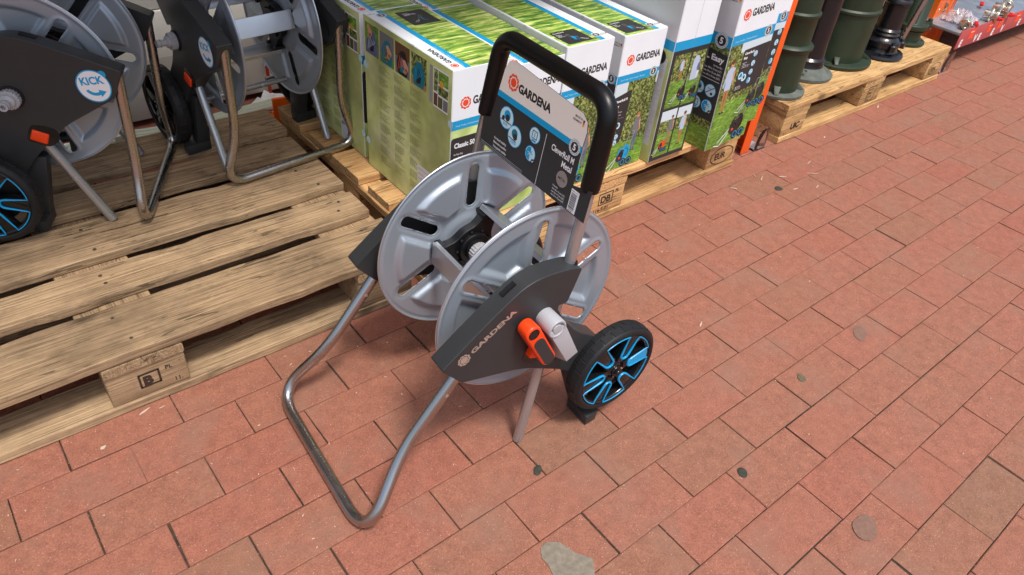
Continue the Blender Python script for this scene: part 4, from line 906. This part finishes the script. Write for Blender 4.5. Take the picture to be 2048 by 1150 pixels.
# tall carton with the photo grid
def tall_grid():
    t = thing('carton', (1.553, .0700, .1455), 0, 'tall carton with four garden photos in a dark grid', 'carton', 'tall cartons'); w_, d, h = .149, .36, .62
    body('box', w_, d, h, M_carton, t)
    f = Sheet((0, 0, 0), (1, 0, 0), (0, 0, 1)); f.rect(.001, .349, w_-.001, h-.001, M_carton, 0); f.rect(.001, .324, w_-.001, .349, M_pkblue, 1); f.rect(.001, .002, w_-.001, .324, M_pdark, 1)
    for (a, b, c_, e, n_) in ((.013, .162, .076, .312, 0), (.082, .160, .141, .310, 1), (.013, .014, .076, .154, 2), (.082, .014, .141, .152, 3)):
        f.rect(a, b, c_, e, M_lawn, 2); f.rect(a, b+(e-b)*.5, c_, e, M_hedge, 3)
        if n_ in (2, 3): f.rect(a, b+(e-b)*.78, c_, e, M_sky, 4)
        if n_ == 0: f.walker(a+.036, b+.075, .068, M_denim, M_tan, 5); f.trolley(a+.048, b+.016, .066, M_pblack, 8)
        if n_ == 1: f.poly([(a+.012, b+.07), (a+.040, b+.07), (a+.040, b+.125), (a+.030, b+.138), (a+.018, b+.138), (a+.012, b+.125)], M_denim, 4); f.walker(a+.040, b+.070, .056, M_jeans, M_pwhite, 5); f.trolley(a+.030, b+.014, .058, M_pblack, 8)
        if n_ == 2: f.walker(a+.050, b+.034, .090, M_greysh, M_tan, 5); f.trolley(a+.022, b+.012, .058, M_pred, 8)
        if n_ == 3: f.walker(a+.034, b+.020, .105, M_denim, M_tan, 5)
    f.rect(w_*.50-.0004, .325, w_*.50+.0004, h-.002, M_pgrey, 2); f.text('MADE IN', .060, h*.76, .006, M_pblack, 2, .006, 0, 'r', .02)
    f.build('front_print', t)
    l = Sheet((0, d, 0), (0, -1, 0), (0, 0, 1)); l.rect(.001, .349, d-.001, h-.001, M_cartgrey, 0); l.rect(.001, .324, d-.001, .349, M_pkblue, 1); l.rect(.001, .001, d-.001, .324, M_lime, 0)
    l.rect(.02, .05, d-.012, .30, M_cartgrey, 1); l.lines(d-.040, .30, .026, 60, .0040, M_pgrey, 2, 3, .0010); l.disc(d-.040, .30, .020, M_pblack, 3)
    l.build('side_print', t); return t
tall_grid()
def tall_large(label, x0, w_, y0, lean, cut, h=.62):
    t = thing('carton', (x0, y0, .1455), 0, label, 'carton', 'tall cartons'); d = .30; t.rotation_euler = (0, lean, 0)
    body('box', w_, d, h, M_carton, t)
    f = Sheet((0, 0, 0), (1, 0, 0), (0, 0, 1)); du = -.055 if cut else 0
    f.rect(.001, .348, w_-.001, h-.001, M_carton, 0); f.rect(.001, .319, w_-.001, .348, M_pkblue, 1); f.rect(.001, .12, w_-.001, .319, M_hedge, 0); f.rect(.001, .002, w_-.001, .15, M_lawn, 1)
    if not cut: f.rect(.052, .292, w_-.002, .319, M_sky, 1); f.brand(.020, .392, .020, width=.135); f.text('Hose Trolley / Schlauchwagen', .014, .3275, .006, M_pale, 2, .004, 0, 'l', .095)
    a = .062+du if not cut else .012
    f.poly(rounded([(a, .168), (w_-.004, .176), (w_-.002, .300), (a+.006, .296)], .004), M_pdark, 3)
    if not cut:
        f.text('CleverRoll L', a+.012, .281, .0100, M_pwhite, 4, .03, 0, 'l', .045); f.text('Easy', a+.012, .268, .0100, M_pwhite, 4, .03, 0, 'l', .017); f.lines(a+.012, .256, .034, 4, .0045, M_pwhite, 4, 3, .0011); f.lines(a+.006, .186, .030, 3, .004, M_pwhite, 4, 5, .001)
        f.icon(a+.018, .219, .0115, 0, 4); f.icon(a+.035, .210, .0115, 1, 5)
        for i, z_ in enumerate((.275, .247, .221, .195)): f.icon(w_-.062+.004*0+.0, z_, .0090, (2, 4, 2, 3)[i], 4)
        f.walker(.030, .118, .165, M_denim, M_tan, 4); f.trolley(.110, .006, .130, M_pblack, 6)
        f.badge5(w_-.030, .334, .0165, 3)
        f.trolley(.150, .10, .09, M_pdark, 5)
    else:
        f.text('oll L', .016, .286, .0085, M_pwhite, 4, .03, 0, 'l', .016); f.icon(.045, .262, .012, 3, 4)
        for i, z_ in enumerate((.290, .258, .228, .200)): f.icon(w_-.020, z_, .0100, (2, 4, 2, 3)[i], 4)
        f.icon(.070, .236, .012, 1, 4); f.lines(.02, .270, .024, 3, .004, M_pwhite, 4, 9, .001)
        f.trolley(.085, .055, .125, M_pdark, 5); f.badge5(w_-.026, .338, .0160, 3); f.rect(.001, .292, w_-.002, .319, M_sky, 1)
        f.line([(.045, .455), (.052, .485)], .0018, M_pblack, 3)
    f.build('front_print', t)
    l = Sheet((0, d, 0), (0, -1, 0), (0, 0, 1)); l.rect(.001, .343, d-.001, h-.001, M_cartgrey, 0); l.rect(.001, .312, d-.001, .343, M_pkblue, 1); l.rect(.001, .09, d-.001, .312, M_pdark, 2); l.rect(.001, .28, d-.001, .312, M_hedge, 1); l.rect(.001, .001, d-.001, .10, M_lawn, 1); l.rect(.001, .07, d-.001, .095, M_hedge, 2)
    l.poly([(d-.12, .30), (d-.001, .292), (d-.001, .312), (d-.12, .312)], M_hedge, 3)
    l.badge5(d-.034, .326, .022, 4); l.text('CleverRoll L Easy', d-.010, .268, .0225, M_pwhite, 4, .03, 0, 'r', .175)
    for i, tx in enumerate(('For Pour Para', 'max. 100 m 13 mm (1/2")', 'max. 90 m 15 mm (5/8")', 'max. 80 m 19 mm (3/4")')): l.text(tx, d-.010, .252-.0105*i, .0075, M_pwhite, 4, .008, 0, 'r', .03 if i == 0 else .060)
    l.rect(d-.20, .2120, d-.008, .2132, M_pwhite, 4)
    for i, (a, b, kk) in enumerate(((.031, .182, 4), (.072, .180, 0), (.031, .135, 3), (.072, .133, 2))): l.icon(d-a, b, .0190, kk, 4)
    l.text('MADE IN', d-.014, .441, .007, M_pblack, 2, .006, 0, 'r', .022); l.text('GERMANY', d-.014, .433, .007, M_pblack, 2, .006, 0, 'r', .028)
    for kk, mm in enumerate((M_pblack, M_pred, M_gold)): l.rect(d-.012, .444-.004*kk, d-.005, .448-.004*kk, mm, 2)
    l.build('side_print', t); return t
tall_large('tall carton printed with a man in a pale blue shirt, set forward of the others', 1.757, .187, .030, R(-2.6), False)
tall_large('narrow tall carton squeezed between the man print carton and the orange rack upright', 1.949, .136, .090, 0, True)

# ------------------------------------------------------------------ iron pumps on the right pallet
ZP = .1452
M_green = mat('dark_green_cast_paint', s2l((.13, .19, .115)), .5, bump=.25, bump_scale=120, noise_amt=.18, noise_scale=20, rough_var=.1)
M_iron = mat('black_cast_paint', (0.010, 0.010, 0.012), .22, bump=.35, bump_scale=90, rough_var=.08)
M_dust = mat('dusty_cast_flange', s2l((.36, .38, .35)), .8, noise_amt=.3, noise_scale=40)
def post(name, x, y, label, prof, m, n=48, flange=None, fm=None, holes=4, hr=.08, gussets=0, gr=(0, 0), fl=0, rz=0, wob=None):
    t = thing(name, (x, y, ZP), rz, label, 'pump', 'cast iron pumps and columns')
    b = MB(); b.lathe(prof, n=n, wob=wob); c = b.build('column', m, t, bevel=0, sharp=40)
    b = MB(); b.lathe(flange, n=56); f = b.build('flange', fm or m, t, sharp=40)
    for k in range(holes):
        h = MB(); a = .6+2*math.pi*k/holes; h.lathe([(.0001, flange[-1][1]+.0006), (.0050, flange[-1][1]+.0006), (.0052, flange[-1][1]-.0002)], (hr*math.cos(a), hr*math.sin(a), 0), 'z', 12)
        h.build('bolt_hole', M_gloss, f)
    if gussets:
        for k in range(gussets):
            a = 2*math.pi*k/gussets-.9; c_, s_ = math.cos(a), math.sin(a); q = Vector((-s_, c_))*.006
            r0_, r1_ = gr; z0 = flange[-1][1]-.001
            pts = [(r0_*c_-q.x*2, r0_*s_-q.y*2, z0), (r1_*c_-q.x, r1_*s_-q.y, z0), (r1_*c_+q.x, r1_*s_+q.y, z0), (r0_*c_+q.x*2, r0_*s_+q.y*2, z0),
                   (r0_*c_-q.x*2, r0_*s_-q.y*2, z0+.026), (r1_*c_-q.x, r1_*s_-q.y, z0+.004), (r1_*c_+q.x, r1_*s_+q.y, z0+.004), (r0_*c_+q.x*2, r0_*s_+q.y*2, z0+.026)]
            g = MB(); g.hexa(pts); g.build('gusset', fm or m, f, bevel=.0012)
    return t
FL = lambda r, h=.012: [(.0001, 0), (r, 0), (r+.001, .002), (r+.001, h-.002), (r-.002, h), (.0001, h+.0005)]
post('column_base', 2.365, .215, 'stepped dark green iron column next to the orange upright, nearest the cartons', [(.077, .010), (.077, .150), (.084, .158), (.085, .166), (.079, .172), (.070, .175), (.0685, .26), (.074, .268), (.074, .276), (.067, .282), (.064, .42), (.060, .9), (.055, .95)], M_green, flange=FL(.105), fm=M_dust, hr=.090, gussets=4, gr=(.075, .100))
post('column_base', 2.600, .250, 'slim black iron column with a dusty flared foot', [(.070, .010), (.064, .030), (.060, .050), (.0665, .052), (.0665, .062), (.058, .070), (.054, .12), (.050, .9), (.048, .95)], M_iron, flange=[(.0001, 0), (.106, 0), (.107, .010), (.085, .018), (.068, .034), (.0001, .036)], fm=M_dust, hr=.090)
post('column_base', 2.858, .290, 'widest dark green iron column in the middle of the right pallet', [(.112, .010), (.112, .190), (.119, .196), (.119, .204), (.112, .210), (.111, .50), (.108, .9), (.100, .95)], M_green, flange=FL(.150, .013), hr=.132, gussets=4, gr=(.108, .140))
t4 = post('hand_pump', 3.085, .215, 'glossy black iron hand pump with a long handle rod, near the pallet front', [(.060, .010), (.060, .040), (.072, .042), (.072, .060), (.060, .064), (.052, .075), (.055, .085), (.050, .092), (.054, .100), (.047, .108), (.046, .20), (.052, .206), (.052, .214), (.046, .222), (.050, .235), (.044, .25), (.044, .34), (.049, .35), (.044, .37), (.042, .9)], M_iron, flange=[(.0001, 0), (.096, 0), (.098, .006), (.094, .014), (.070, .020), (.064, .032), (.0001, .034)], hr=.085)
for a in (.3, 2.3, 4.2, 5.4):
    b = MB(); b.lathe([(.016, .034), (.016, .056), (.009, .058), (.009, .068), (.0001, .068)], (.076*math.cos(a), .076*math.sin(a), 0), 'z', 6); b.build('bolt', M_iron, t4, bevel=.001)
b = MB(); b.tube(smooth_path([(.058, -.045, .045), (.062, -.050, .09), (.085, -.070, .30), (.098, -.080, .60)], .03), .0105, 14); b.tube([(.045, -.03, .045), (.07, -.055, .045)], .016, 12); b.build('handle_rod', M_steel, t4)
t5 = post('hand_pump', 3.345, .240, 'fluted dark green iron pump with a clamped collar, beside the orange rack post', [(.060, .010), (.060, .050), (.066, .052), (.066, .056)], M_green, flange=FL(.083), hr=.072)
b = MB(); flu = lambda t, h: 1-.05*(0.5+0.5*math.cos(8*t))**2 if h > .085 else 1
b.lathe([(.058, .050), (.058, .082), (.053, .086), (.053, .60), (.050, .9)], n=96, wob=flu); b.build('fluted_column', M_green, t5, sharp=60)
b = MB(); b.lathe([(.0001, .062), (.072, .062), (.073, .066), (.073, .080), (.071, .083), (.0001, .083)], n=48)
for a in (-.6, 2.5):
    c_, s_ = math.cos(a), math.sin(a); b.hexa([(.066*c_-.012*-s_*1, .066*s_-.012*c_, .060), (.093*c_+.010*s_, .093*s_-.010*c_, .060), (.093*c_-.010*s_, .093*s_+.010*c_, .060), (.066*c_-.012*s_, .066*s_+.012*c_, .060), (.066*c_+.012*s_, .066*s_-.012*c_, .085), (.093*c_+.010*s_, .093*s_-.010*c_, .085), (.093*c_-.010*s_, .093*s_+.010*c_, .085), (.066*c_-.012*s_, .066*s_+.012*c_, .085)])
    b.lathe([(.0001, .050), (.010, .050), (.010, .096), (.0001, .096)], (.084*c_, .084*s_, 0), 'z', 8)
b.build('clamp_collar', M_green, t5, bevel=.0015)
# dark machine further back on the pallet
t6 = thing('pump_motor', (3.28, .62, ZP), .3, 'black ribbed pump motor at the back between the wide green column and the hand pump', 'motor')
b = MB(); b.lathe([(.055, -.11), (.062, -.10), (.062, .10), (.050, .115), (.02, .12)], (0, 0, .085), 'x', 40, wob=lambda t, h: 1+.04*(1 if int(t*9) % 2 else 0)); b.build('motor_housing', M_iron, t6)
b = MB(); b.box(-.08, .08, -.06, .06, 0, .022); b.box(-.03, .03, -.035, .035, .15, .175); b.build('foot_plate', M_black, t6, bevel=.002)

# ------------------------------------------------------------------ racking
M_rack = mat('orange_rack_paint', s2l((.96, .42, .05)), .35, noise_amt=.05, noise_scale=20)
M_rackg = mat('orange_edge_guard', s2l((.98, .38, .10)), .35)
t7 = thing('edge_guard', (2.100, .108, 0), 0, 'flat bright orange upright edge guard between the tall cartons and the green column', 'edge guard')
b = MB(); pts = [(0, 0), (.046, 0), (.050, .004), (.050, .075), (.046, .075), (.046, .005), (.002, .005)]
b.prism(pts, 0.002, 1.15, 'xy'); b.build('guard_profile', M_rackg, t7, bevel=.001)
b = MB(); b.box(-.006, .0005, -.0045, -.001, 0.16, 0.215); b.build('clip', M_rackg, t7) if False else None
M_clear = mat('clear_acrylic', (.95, .97, .98), .04, trans=1.0)
def acrylic(x, y, label, w_=.075, d=.07, h=.075, rz=0):
    t = thing('acrylic_guard', (x, y, .001), rz, label, 'foot guard', 'clear foot guards'); b = MB()
    b.box(0, w_, 0, .003, 0, h); b.box(w_-.003, w_, .003, d, 0, h); b.box(0, w_-.003, .003, d, 0, .003); b.build('clear_shell', M_clear, t, bevel=.0005)
    b = MB(); b.box(.004, w_-.008, .006, d, .0032, .0060); b.build('foot_plate', M_lgrey, t, bevel=.0005); return t
acrylic(2.163, .098, 'small clear acrylic guard at the foot of the flat orange upright', .062)
acrylic(3.560, .115, 'clear acrylic foot guard on the paving below the steel shelf', .085, .10, .085)
t8 = thing('rack_post', (3.68, .285, 0), R(4), 'orange slotted rack post behind the far corner of the right pallet', 'rack post')
b = MB(); b.prism([(0, 0), (.070, 0), (.078, .006), (.160, .006), (.168, 0), (.235, 0), (.235, .09), (.230, .09), (.230, .005), (.172, .005), (.162, .011), (.076, .011), (.066, .005), (.005, .005), (.005, .09), (0, .09)], .001, 1.3, 'xy'); b.build('post_profile', M_rack, t8, bevel=.001)
for k in range(14):
    z = .10+k*.085
    for x, dx in ((.19, .0), (.215, .02)):
        b = MB(); b.hexa([(x, -.0006, z), (x+.006, -.0006, z), (x+.006, -.0002, z), (x, -.0002, z), (x+.006, -.0006, z+.045), (x+.012, -.0006, z+.045), (x+.012, -.0002, z+.045), (x+.006, -.0002, z+.045)]); b.build('slot', M_gloss, t8, smooth=False)
    b = MB(); b.lathe([(.0001, -.0010), (.007, -.0010), (.0075, 0)], (.035, 0, z+.02), 'y', 14); b.build('bolt_head', M_alu, t8)
# steel shelf with price rail and couplings
t9 = thing('steel_shelf', (3.61, .120, 0), 0, 'low galvanised shelf with a red price rail at the far right', 'shelf'); M_galv = mat('galvanised_sheet', (.42, .44, .46), .42, .85, rough_var=.12, noise_scale=16)
b = MB(); b.box(0, 2.2, .002, .60, .160, .172); b.box(0, 2.2, .600, .604, .10, .9); b.build('shelf_board', M_galv, t9, bevel=.001)
b = MB(); b.box(0, 2.2, -.002, .0018, .100, .182); b.build('price_rail', mat('red_price_rail', s2l((.70, .30, .31)), .35, coat=.3), t9, bevel=.0008)
s = Sheet((0, -.002, 0), (1, 0, 0), (0, 0, 1), lift=.0005)
for x, tx in ((.03, 'E'), (.17, 'V'), (.22, 'E'), (.36, 'E'), (.46, 'V'), (.66, 'E'), (.80, 'V'), (.85, 'E')): s.text(tx, x, .108, .042, M_pwhite, 2, .05, 0, 'l')
for x in (.10, .29, .40, .60, .76): s.rect(x, .130, x+.050, .176, M_pred, 1); s.rect(x+.006, .160, x+.040, .163, M_pwhite, 2)
s.build('price_labels', t9)
M_brass = mat('nickel_plated_brass', (.60, .55, .44), .25, .95, rough_var=.08)
def fitting(x, y, z, ax, r, L_, label):
    t = thing('coupling', (x, y, z), ax, label, 'pipe fitting', 'metal pipe fittings on the steel shelf'); b = MB()
    b.lathe([(r*.72, -L_/2), (r, -L_/2), (r*1.02, -L_*.42), (r*1.02, -L_*.30), (r*.86, -L_*.27), (r*.86, -L_*.10), (r*1.15, -L_*.08), (r*1.15, L_*.08), (r*.80, L_*.10), (r*.80, L_*.45), (r*.74, L_*.5), (r*.55, L_*.5), (r*.55, -L_*.5)], (0, 0, 0), 'x', 24, close=True)
    b.build('threaded_body', M_brass, t, bevel=.0006, seg=1)
    b = MB(); b.lathe([(r*1.30, -L_*.07), (r*1.30, L_*.07)], (0, 0, 0), 'x', 6); b.build('hex_nut', M_brass, t, bevel=.0006); return t
ZS = .173
for i, (x, y, r, L_, az, lb) in enumerate(((.085, .030, .019, .080, .5, 'straight coupling lying at the left end of the red price rail'), (.315, .020, .024, .060, 1.9, 'short coupling with its open end to the front, left of the widest one'), (.420, .022, .031, .070, 1.75, 'widest coupling with an open end facing the walkway'), (.200, .215, .026, .080, .9, 'coupling lying alone behind the plastic bag'), (.560, .05, .024, .08, .3, 'coupling at the edge of the photo right of the widest one'))):
    fitting(3.61+x, .120+y, ZS+r*1.2, az, r, L_, lb)
t = thing('plastic_bag', (3.80, .215, ZS), .2, 'crumpled clear plastic bag on the steel shelf', 'bag'); b = MB(); rr = random.Random(3); vs = []; fs = []
for i in range(13):
    for j in range(13):
        u, v = i/12-.5, j/12-.5; e = max(0, 1-(u*u+v*v)*3.6); vs.append((u*.19, v*.13, .004+.045*e*(0.6+.8*noise.noise(Vector((u*9, v*9, 2))))+rr.uniform(0, .006)))
for i in range(12):
    for j in range(12): fs.append((i*13+j, i*13+j+1, i*13+j+14, i*13+j+13))
b.add(vs, fs); o = b.build('film', mat('crinkled_film', (.9, .85, .87), .12, trans=.75), t, smooth=False); md = o.modifiers.new('t', 'SOLIDIFY'); md.thickness = .0006
for i, (x, y) in enumerate(((.15, .02), (.34, .005), (.47, .0), (.50, .15))):
    t = thing('valve_handle', (3.61+x, .120+y-.012, ZS+.012), .6+i, ('red plastic valve handle left on the rail near the straight coupling', 'red valve handle under the short coupling', 'red valve handle under the widest coupling', 'red valve handle lying further back on the shelf')[i], 'valve handle', 'red valve handles')
    b = MB(); b.prism(rounded([(-.022, -.006), (.022, -.008), (.024, .004), (.0, .012), (-.024, .006)], .004), -.002, .010, 'xy'); b.lathe([(.008, -.004), (.008, .013), (.003, .014)], n=14); b.build('lever', mat('red_plastic', s2l((.80, .12, .12)), .3), t, bevel=.001)

# ------------------------------------------------------------------ behind the left pallet
M_big = mat('pale_grey_carton', s2l((.78, .77, .73)), .6, noise_amt=.06, noise_scale=5)
for i, (x0, x1, y, z0, z1, lb) in enumerate(((-.35, .70, 1.215, .02, .34, 'large plain pale grey carton on the floor behind the left pallet'), (-.35, .70, 1.222, .343, .80, 'upper plain pale grey carton stacked behind the display trolleys'), (.708, 1.60, 1.235, .02, .36, 'plain pale grey carton behind the trolley at the centre'), (.708, 1.60, 1.228, .363, .80, 'upper grey carton behind the red strap'))):
    t = thing('storage_carton', (x0, y, z0), 0, lb, 'carton', 'large plain cartons at the back'); b = MB(); b.box(0, x1-x0, 0, .5, 0, z1-z0); b.build('box', M_big, t, bevel=.003)
    b = MB(); b.box(.0, x1-x0, -.0006, -.0001, (z1-z0)*.5-.024, (z1-z0)*.5+.024); b.build('tape', mat('pale_tape', s2l((.72, .70, .66)), .3), t)
t = thing('strap', (.925, 1.20, .03), 0, 'red and white packing strap hanging in front of the grey cartons', 'strap'); b = MB(); b.tube([(0, 0, 0), (-.004, .003, .3), (.004, 0, .75)], .006, 8); b.build('strap_band', mat('red_strap', s2l((.70, .20, .10)), .4), t)
b = MB(); 
for k in range(11): b.lathe([(.0064, 0), (.0064, .014)], (-.004+.004*abs(k-4)/6, .002, .03+.065*k), 'z', 8)
b.build('strap_marks', M_pale, t)
t = thing('rack_beam', (.865, 1.04, 0), R(-8), 'orange rack foot plate lying behind the left pallet', 'rack foot'); b = MB(); b.box(0, .10, 0, .012, .002, .085); b.box(0, .10, .012, .10, .002, .012); b.box(.094, .10, .012, .09, .012, .07); b.build('foot_angle', M_rack, t, bevel=.0015)
b = MB(); b.lathe([(.0001, .0155), (.010, .0155), (.010, .012)], (.045, .055, 0), 'z', 6); b.build('bolt', M_alu, t)
t = thing('tubing', (.30, 1.02, .012), 0, 'pale green bundle of plastic tubing on the floor behind the left pallet', 'tubing'); 
for k in range(3):
    b = MB(); b.tube(smooth_path([(-.2, .02+.02*k, .006), (.05, .07+.022*k, .03), (.25, .05+.02*k, .018), (.62, .10+.018*k, .01)], .12), .0085, 12); b.build('tube', mat('pale_green_tube', s2l((.78, .80, .70)), .4), t)
b = MB(); b.box(.10, .125, .055, .135, .0, .045); b.build('clip', mat('pale_green_tube', (1, 1, 1)), t, bevel=.002)
for i, (x, y, s_, lb) in enumerate(((.30, 1.13, .085, 'crumpled white paper left behind the display trolley at the left'), (.70, 1.10, .080, 'crumpled white paper behind the central trolley wheel'), (.93, 1.13, .085, 'torn white paper beside the orange rack foot'))):
    t = thing('waste_paper', (x, y, .002), i*1.1, lb, 'paper', 'waste paper behind the left pallet'); b = MB(); vs = []; fs = []
    for a in range(9):
        for c_ in range(9): u, v = a/8-.5, c_/8-.5; vs.append((u*2*s_*(1+.1*math.sin(c_)), v*1.5*s_, .006+.03*abs(noise.noise(Vector((u*5, v*5, i*3.)))))); 
    for a in range(8):
        for c_ in range(8): fs.append((a*9+c_, a*9+c_+1, a*9+c_+10, a*9+c_+9))
    b.add(vs, fs); o = b.build('sheet', mat('waste_paper', (.88, .89, .84), .8), t, smooth=False); md = o.modifiers.new('t', 'SOLIDIFY'); md.thickness = .001

# ------------------------------------------------------------------ trolleys
HZ = math.atan2(.06, -.998)
make_trolley('trolley standing on the pavers with a label card and orange crank grip', (.709, -.4024, .0003), HZ, False, True)
k1 = make_trolley('display trolley cut by the left edge of the photo, standing on the worn pallet', (.4013, .7861, .1445), math.atan2(-.479, .878), True, False)
k2 = copy_tree(k1); k2.location = (.8487, .6323, .1448); k2.rotation_euler = (0, 0, math.atan2(-.995, .103))
k2['label'] = 'display trolley beside the green cartons, its foot tube reaching across the pallet gap'
for wh_ in [c for c in bpy.data.objects if c.parent == k2 and c.name.startswith('wheel')]:
    ys = [v.co.y for c in bpy.data.objects if c.parent == wh_ and c.name.startswith('tyre') for v in c.data.vertices]
    wh_.location = (-.012, .033 if sum(ys)/len(ys) < -.1475 else -.033, 0)
    for hb in [c for c in bpy.data.objects if c.parent == wh_ and c.name.startswith('hub')]:
        for pp_ in [c for c in bpy.data.objects if c.parent == hb and c.name.startswith('blue_piping')]: bpy.data.objects.remove(pp_)

# ------------------------------------------------------------------ small things on the pavers
M_gum = mat('old_gum', s2l((.22, .22, .18)), .85, noise_amt=.5, noise_scale=300, bump=.5)
M_gum2 = mat('worn_gum', s2l((.38, .35, .26)), .85, noise_amt=.35, noise_scale=200)
def spot(x, y, rx, ry, rz, m, label, name='gum_spot', h=.0009, seed=0, cat='gum spot', group='flattened gum spots'):
    b = MB(); n = 36; vs = [(0, 0, h)]; 
    for q, hh in ((.8, h*.9), (1.0, .0)):
        for k in range(n):
            a = 2*math.pi*k/n; w_ = 1+.14*noise.noise(Vector((math.cos(a)*1.5, math.sin(a)*1.5, seed)))+.05*noise.noise(Vector((math.cos(a)*6, math.sin(a)*6, seed))); vs.append((rx*q*w_*math.cos(a), ry*q*w_*math.sin(a), hh))
    fs = [(0, 1+k, 1+(k+1) % n) for k in range(n)]+[(1+k, 1+n+k, 1+n+(k+1) % n, 1+(k+1) % n) for k in range(n)]
    b.add(vs, fs); o = b.build(name, m); o.location = (x, y, .0006); o.rotation_euler = (0, 0, rz); tag(o, label, cat, group)
spot(1.0249, -.7206, .0125, .0095, .9, M_gum, 'round dark gum spot right of the wheel, the lower of two', seed=1)
spot(1.3557, -.6366, .0130, .0090, .9, M_gum2, 'oval olive gum spot right of the wheel, level with its hub', seed=2)
spot(2.0322, -.0979, .0150, .0120, .2, M_gum, 'ragged dark gum spot near the EUR stamped pallet', seed=3)
spot(.6931, -.4833, .0125, .0080, .6, M_gum, 'blackish gum spot just below the rear leg of the near trolley', seed=4)
b = MB(); cem = [(-.028, -.070), (.020, -.062), (.024, -.030), (.040, .000), (.036, .018), (.022, .030), (.004, .026), (-.006, .014), (-.024, .004), (-.026, -.024), (-.036, -.046)]
spot(1.1173, -.9370, .030, .022, .3, mat('oil_stain', s2l((.485, .362, .302)), .85, noise_amt=.2, noise_scale=120), 'faint brown stain on a paver near the lower right corner', 'stain', .0003, 9, 'stain', 'faint stains on the pavers')
spot(1.62, -.63, .030, .016, .5, mat('oil_stain', (1, 1, 1)), 'faint brown stain on a paver at the right, past the olive gum spot', 'stain', .0003, 14, 'stain', 'faint stains on the pavers')
pp = rounded(cem, .003, 6); pp = [(x+.0022*noise.noise(Vector((x*160, y*160, 1))), y+.0022*noise.noise(Vector((x*160, y*160, 7)))) for x, y in pp]; b.prism(pp, 0, .0004, 'xy'); o = b.build('cement_patch', mat('dried_cement', s2l((.50, .46, .40)), .9, noise_amt=.28, noise_scale=90)); o.location = (.5965, -.6480, .0006); o.rotation_euler = (0, 0, .75); tag(o, 'grey dried cement splash on a paver at the bottom edge of the photo', 'cement splash')
rr = random.Random(21); b = MB()
def chip(x, y, L_, w_, a, h):
    c_, s_ = math.cos(a), math.sin(a); v = []
    for z in (.0, h):
        for (p, q) in ((-L_, -w_*.4), (-L_*.2, -w_), (L_, -w_*.2), (L_*.8, w_*.5), (-L_*.3, w_), (-L_*.9, w_*.5)): v.append((x+p*c_-q*s_, y+p*s_+q*c_, z))
    b.add(v, [(0, 1, 2, 3, 4, 5), (11, 10, 9, 8, 7, 6)]+[(k, (k+1) % 6, 6+(k+1) % 6, 6+k) for k in range(6)])
for k in range(300):
    x = rr.uniform(-.5, 4.5); y = rr.gauss(-.05, .22) if rr.random() < .6 else rr.uniform(-1.1, .05)
    if y > .072: continue
    chip(x, y, rr.uniform(.0008, .0035), rr.uniform(.0005, .0014), rr.uniform(0, 6.3), .0008)
for (x, y, L_, w_, a) in ((.148, .066, .012, .0022, .35), (.178, .058, .006, .001, .1), (2.035, -.03, .016, .0018, .5), (2.03, -.005, .010, .001, 1.0), (2.11, -.06, .014, .002, -.5), (2.08, -.13, .011, .0022, -.2), (2.16, -.16, .012, .0018, .2), (1.30, -.385, .011, .0022, .45), (.06, .020, .0055, .004, .3), (2.95, .070, .018, .003, .4), (2.5, .03, .008, .003, .3), (1.9, -.02, .012, .002, 2.2), (2.22, -.10, .02, .0014, 2.5), (2.28, -.05, .016, .0012, .2)): chip(x, y, L_, w_, a, .0012)
o = b.build('litter', mat('wood_litter', s2l((.74, .66, .57)), .85)); o.location = (0, 0, .0004); tag(o, 'fine wood splinters and grit scattered over the pavers', 'litter', kind='stuff')
t = thing('rack_shelf', (0, 0, 0), 0, 'unseen grey rack shelf level shading the left and middle pallets', 'shelf'); b = MB(); b.box(-2.2, 2.16, -.02, .72, 1.36, 1.40); b.build('shelf_board', mat('shelf_board', (.55, .55, .55), .7), t, bevel=.002)  # out of view; front edge follows the shadow line, depth set for its shade
b = MB(); b.box(-2.2, 2.16, -.03, -.0205, 1.33, 1.41); b.build('front_beam', M_rack, t, bevel=.002)
# canopy added out of view, its edge set for the shade at the back
M_can = mat('shade_canopy_sheet', (.5, .5, .5), .8)
b = MB(); b.box(-3.0, 7.5, 1.1, 4.5, 2.45, 2.50); t = thing('canopy', (0, 0, 0), 0, 'unseen grey canopy added to shade the back of the pallets', 'canopy'); b.build('shade_sheet', M_can, t)
b = MB(); b.box(-3.0, 7.5, 2.3, 2.4, 0, 2.449); tag(b.build('store_wall', mat('store_wall', s2l((.52, .52, .50)), .8, noise_amt=.1, noise_scale=3)), 'plain grey store wall behind the pallets', 'wall')
